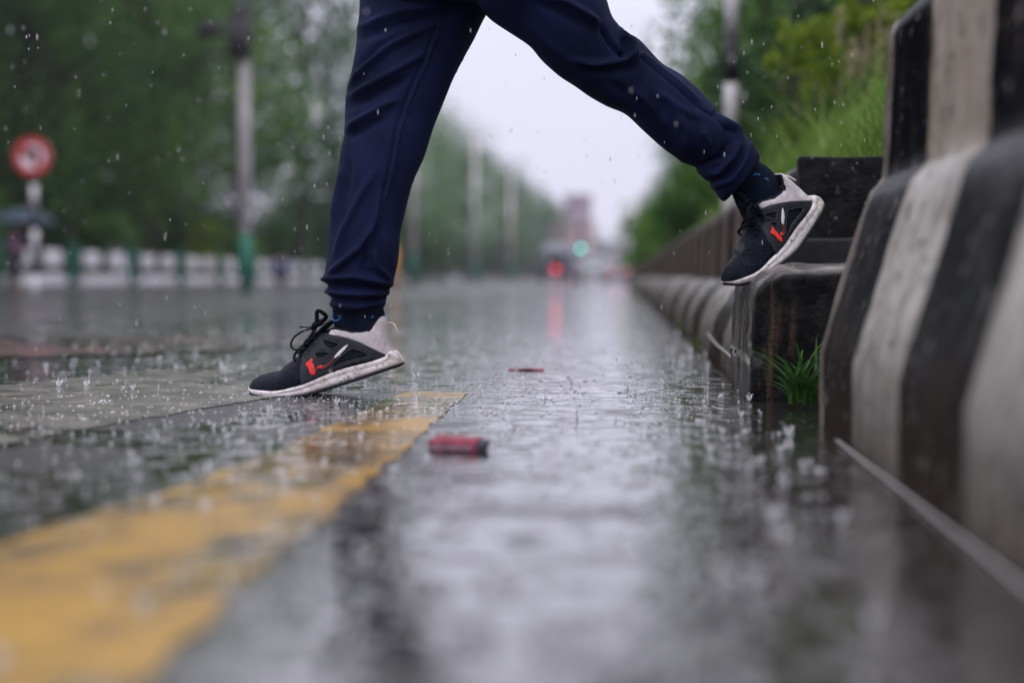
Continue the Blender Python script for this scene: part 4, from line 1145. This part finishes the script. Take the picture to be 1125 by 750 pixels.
    overlay('faded_mark', [tail], M['mark_dark'], .0028, (), 7, True, False, panel)
    red = [(455, 440), (468, 428), (480, 418), (489, 404), (500, 410), (499, 430), (508, 444), (512, 462), (521, 484), (514, 506), (496, 506), (484, 490), (478, 468), (468, 454)]
    bits = [(524, 462), (540, 448), (556, 446), (566, 456), (552, 468), (540, 462), (532, 474)]
    overlay('red_mark', [red], M['mark_red'], .0032, (), 6, True, False, panel)
    overlay('red_fleck', [bits], M['mark_red'], .0032, (), 6, True, False, panel)
    # tongue, laces, knot and bow
    bm = bmesh.new()
    rings = []
    for (x, y, wd, th) in ((400, 385, .016, 10), (440, 338, .020, 12), (490, 276, .024, 14), (540, 228, .027, 15), (575, 196, .028, 14), (592, 182, .025, 8)):
        rings.append([place(x - th*math.sin(a)*.8, y - th*math.sin(a)*.7, wd*math.cos(a)) for a in [k*math.tau/16 for k in range(16)]])
    loft(bm, rings); add('tongue', bm, M['lining'])
    bm = bmesh.new()
    rows = [(372, 398), (404, 366), (432, 332), (460, 296), (490, 262)]
    for i, (x, y) in enumerate(rows):
        x1, y1 = rows[min(i+1, 4)]
        for sd in (-1, 1):
            pts = [(x+18, y+26, sd*.036), (x+2, y+2, sd*.026), (lerp(x, x1, .5)-12, lerp(y, y1, .5)-12, 0), (x1+2, y1+2, -sd*.026), (x1+18, y1+26, -sd*.036)]
            add_tube(bm, [place(*p) for p in spline(pts, 5)], .0030, 6, .55)
    nz = -.012
    add_tube(bm, [place(*p) for p in spline([(492, 226, nz), (440, 238, nz-.016), (388, 272, nz-.024), (364, 318, nz-.026), (380, 352, nz-.024), (420, 346, nz-.018), (446, 306, nz-.012), (480, 250, nz)], 7)], .0030, 7, .6)
    add_tube(bm, [place(*p) for p in spline([(505, 214, nz), (512, 160, nz-.010), (516, 122, nz-.014), (540, 124, nz-.014), (566, 150, nz-.008), (548, 176, nz), (515, 200, nz)], 7)], .0042, 7, .8)
    add_tube(bm, [place(*p) for p in spline([(512, 208, nz), (470, 218, nz-.02), (420, 214, nz-.03)], 6)], .0024, 7, .6)
    add_tube(bm, [place(*p) for p in spline([(512, 208, nz), (490, 250, nz-.02), (468, 300, nz-.03)], 6)], .0026, 7, .6)
    add_tube(bm, [place(*p) for p in spline([(488, 232, nz-.004), (498, 206, nz-.008), (520, 196, nz-.006), (534, 186, nz)], 5)], .0062, 8)
    add('laces', bm, M['lace'])
    # inner collar lining and heel pull loop
    bm = bmesh.new()
    ring = [(612, 226), (680, 238), (760, 248), (820, 240), (866, 202), (900, 158)]
    for sd in (-1, 1):
        pts = [place(x-4, y-2, sd*(f_w(x)*.70)) for x, y in ring]
        add_tube(bm, spline(pts, 5), .0026, 8)
    add('collar_lining', bm, M['lining'])
    bm = bmesh.new()
    add_tube(bm, [place(*p) for p in spline([(922, 206, 0), (944, 194, 0), (968, 200, 0), (984, 224, 0), (994, 252, 0)], 6)], .0016, 7)
    add('pull_loop', bm, M['pull'])
    return sh
shoe(place_front); shoe(place_rear)

# ------------------------------------------------------------------ litter in the water
def litter(name, label, px, py, L, W_, H, rot, mats, seed):
    p = onground(px, py); t = thing(name, label, 'litter', (p.x, p.y, p.z), rot); random.seed(seed)
    bm = bmesh.new(); add_box(bm, (0, 0, H/2), (L, W_, H), bevel=H*.07, seg=1)
    bmesh.ops.subdivide_edges(bm, edges=[e for e in bm.edges if e.calc_length() > .012], cuts=4, use_grid_fill=True)
    for v in bm.verts: v.co += Vector((.001, .003, .004))*noise.noise(v.co*60+Vector((seed, 0, 0)))
    obj('card', bm, mats[0], t, smooth=False)
    return t
t = litter('carton', 'flattened red carton with a dark blue end lying at the end of the yellow line', 500, 494, .066, .05, .015, R(-5), [M['carton_red']], 3)
bm = bmesh.new(); add_box(bm, (.038, 0, .0070), (.009, .047, .012), Matrix.Rotation(R(12), 3, 'Y'), bevel=.002); obj('end_flap', bm, M['carton_blue'], t, smooth=False)
bm = bmesh.new(); add_box(bm, (-.002, -.0262, .0055), (.058, .002, .0060), bevel=.0006); obj('grey_panel', bm, M['carton_grey'], t)
bm = bmesh.new(); add_tube(bm, spline([(.042, .01, .011), (.055, .012, .008), (.075, .02, .003), (.100, .016, .002)], 6), .0016, 6, .5); obj('shadow_strip', bm, M['dark_metal'], t)  # thin dark strip standing in for the shadow trailing the carton
litter('plastic_strip', 'thin red strip floating on the bright water behind the carton', 578, 407, .085, .02, .004, R(1), [M['carton_red']], 9)

# ------------------------------------------------------------------ rain: splashes on the road and drops in the air
random.seed(101)
bm = bmesh.new()
def crown(bm, p, s):
    n = 9; rings = []
    for i, (r, z) in enumerate(((.30, 0), (.36, .25), (.46, .55), (.56, .75))):
        rings.append([bm.verts.new(p+Vector((s*r*math.cos(k*math.tau/n), s*r*math.sin(k*math.tau/n), s*z*(1+(.45 if k % 2 else -.15)*(i == 3))))) for k in range(n)])
    for A, B in zip(rings, rings[1:]):
        for k in range(n): bm.faces.new((A[k], A[(k+1) % n], B[(k+1) % n], B[k]))
    for _ in range(4):
        a = random.uniform(0, math.tau); add_blob(bm, p+Vector((s*.75*math.cos(a), s*.75*math.sin(a), s*random.uniform(.8, 1.5))), s*random.uniform(.06, .13), 6, 4)
def jet(bm, p, h, r):
    add_tube(bm, [p, p+Vector((0, 0, h*.25)), p+Vector((0, 0, h*.7)), p+Vector((0, 0, h))], [r*1.8, r*.8, r*.55, r*.25], 7)
    if random.random() < .6: add_blob(bm, p+Vector((0, 0, h*1.2)), r*.8, 7, 5)
def bead(bm, p, r): add_blob(bm, p+Vector((0, 0, r*.2)), r, 7, 5, (1, 1, .75))
def rnd_ground(y0, y1, x0, x1, e=1.6):
    y = y0 + (y1-y0)*random.random()**e; x = random.uniform(x0*max(.45, y/3), x1)
    return Vector((x, y, gz(x, y)+.001))
for _ in range(130): crown(bm, rnd_ground(.8, 7, -1.6, .28), random.uniform(.003, .010))
for _ in range(48): jet(bm, rnd_ground(1.4, 8, -1.4, .25), random.uniform(.006, .032), random.uniform(.0007, .0015))
for _ in range(70):                          # spray thrown up round the sole of the leading shoe
    p = onground(random.gauss(330, 34), 437+abs(random.gauss(0, 5))); p.z += .0005+abs(random.gauss(0, .004)); bead(bm, p, random.uniform(.0006, .0020))
for _ in range(420):                          # half-sunk bubbles in clusters
    c = rnd_ground(1.6, 6, -1.2, .24, 1.3)
    for _k in range(random.choice((1, 1, 1, 2, 4))): bead(bm, c+Vector((random.gauss(0, .007), random.gauss(0, .007), -.0008)), random.uniform(.0012, .0042))
for _ in range(850):
    p = rnd_ground(1.2, 6.0, -1.5, .24, 1.2); bead(bm, p, random.uniform(.0008, .0026))
for _ in range(520):                         # the bouncing spray left of the leading shoe
    p = onground(random.uniform(-20, 420), random.gauss(450, 22)); p.z += .001
    bead(bm, p, random.uniform(.0008, .0026))
for px, py, s in ((797, 372, .012), (775, 391, .012), (750, 395, .010), (758, 388, .014), (783, 388, .012), (740, 399, .008), (866, 480, .014), (823, 441, .01), (456, 418, .016), (458, 440, .012), (95, 425, .012), (65, 425, .014), (848, 573, .012), (828, 648, .013), (925, 575, .010)):
    crown(bm, onground(px, py)+Vector((0, 0, .002)), s)
for px, py, h in ((777, 440, .034), (777, 412, .02), (634, 462, .028), (98, 420, .03), (698, 436, .02), (710, 438, .018)):
    jet(bm, onground(px, py), h, .0013)
tag(obj('rain_splashes', bm, M['water']), kind='stuff')
random.seed(202)
bm = bmesh.new()
for i in range(720):
    Y = random.uniform(1.3, 2.3) if i < 50 else (random.uniform(2.3, 5.5) if i < 400 else random.uniform(2.2, 3.6))
    p = at(random.uniform(-60, 1185), random.uniform(-60, 420), Y)
    if p.x > .3 and Y < 2.4: continue
    if p.z < .05: continue
    r = random.uniform(.0007, .0013) if i < 400 else random.uniform(.0005, .0009)
    add_blob(bm, p, r, 7, 6, (1, 1, random.uniform(2.6, 5.5)))
tag(obj('falling_rain', bm, M['water']), kind='stuff')

# ------------------------------------------------------------------ haze: the rain-filled air
n = N('rain_haze'); n.t.nodes.remove(n.b)
v = n.new('ShaderNodeVolumePrincipled'); v.inputs['Color'].default_value = (.90, .89, 1.0, 1); v.inputs['Density'].default_value = .00055
v.inputs['Anisotropy'].default_value = .2
n.t.links.new(v.outputs[0], n.out.inputs['Volume'])
bm = bmesh.new(); add_box(bm, (0, 200, 10), (290, 420, 26)); hz = obj('haze', bm, n.m, smooth=False); tag(hz, kind='stuff')
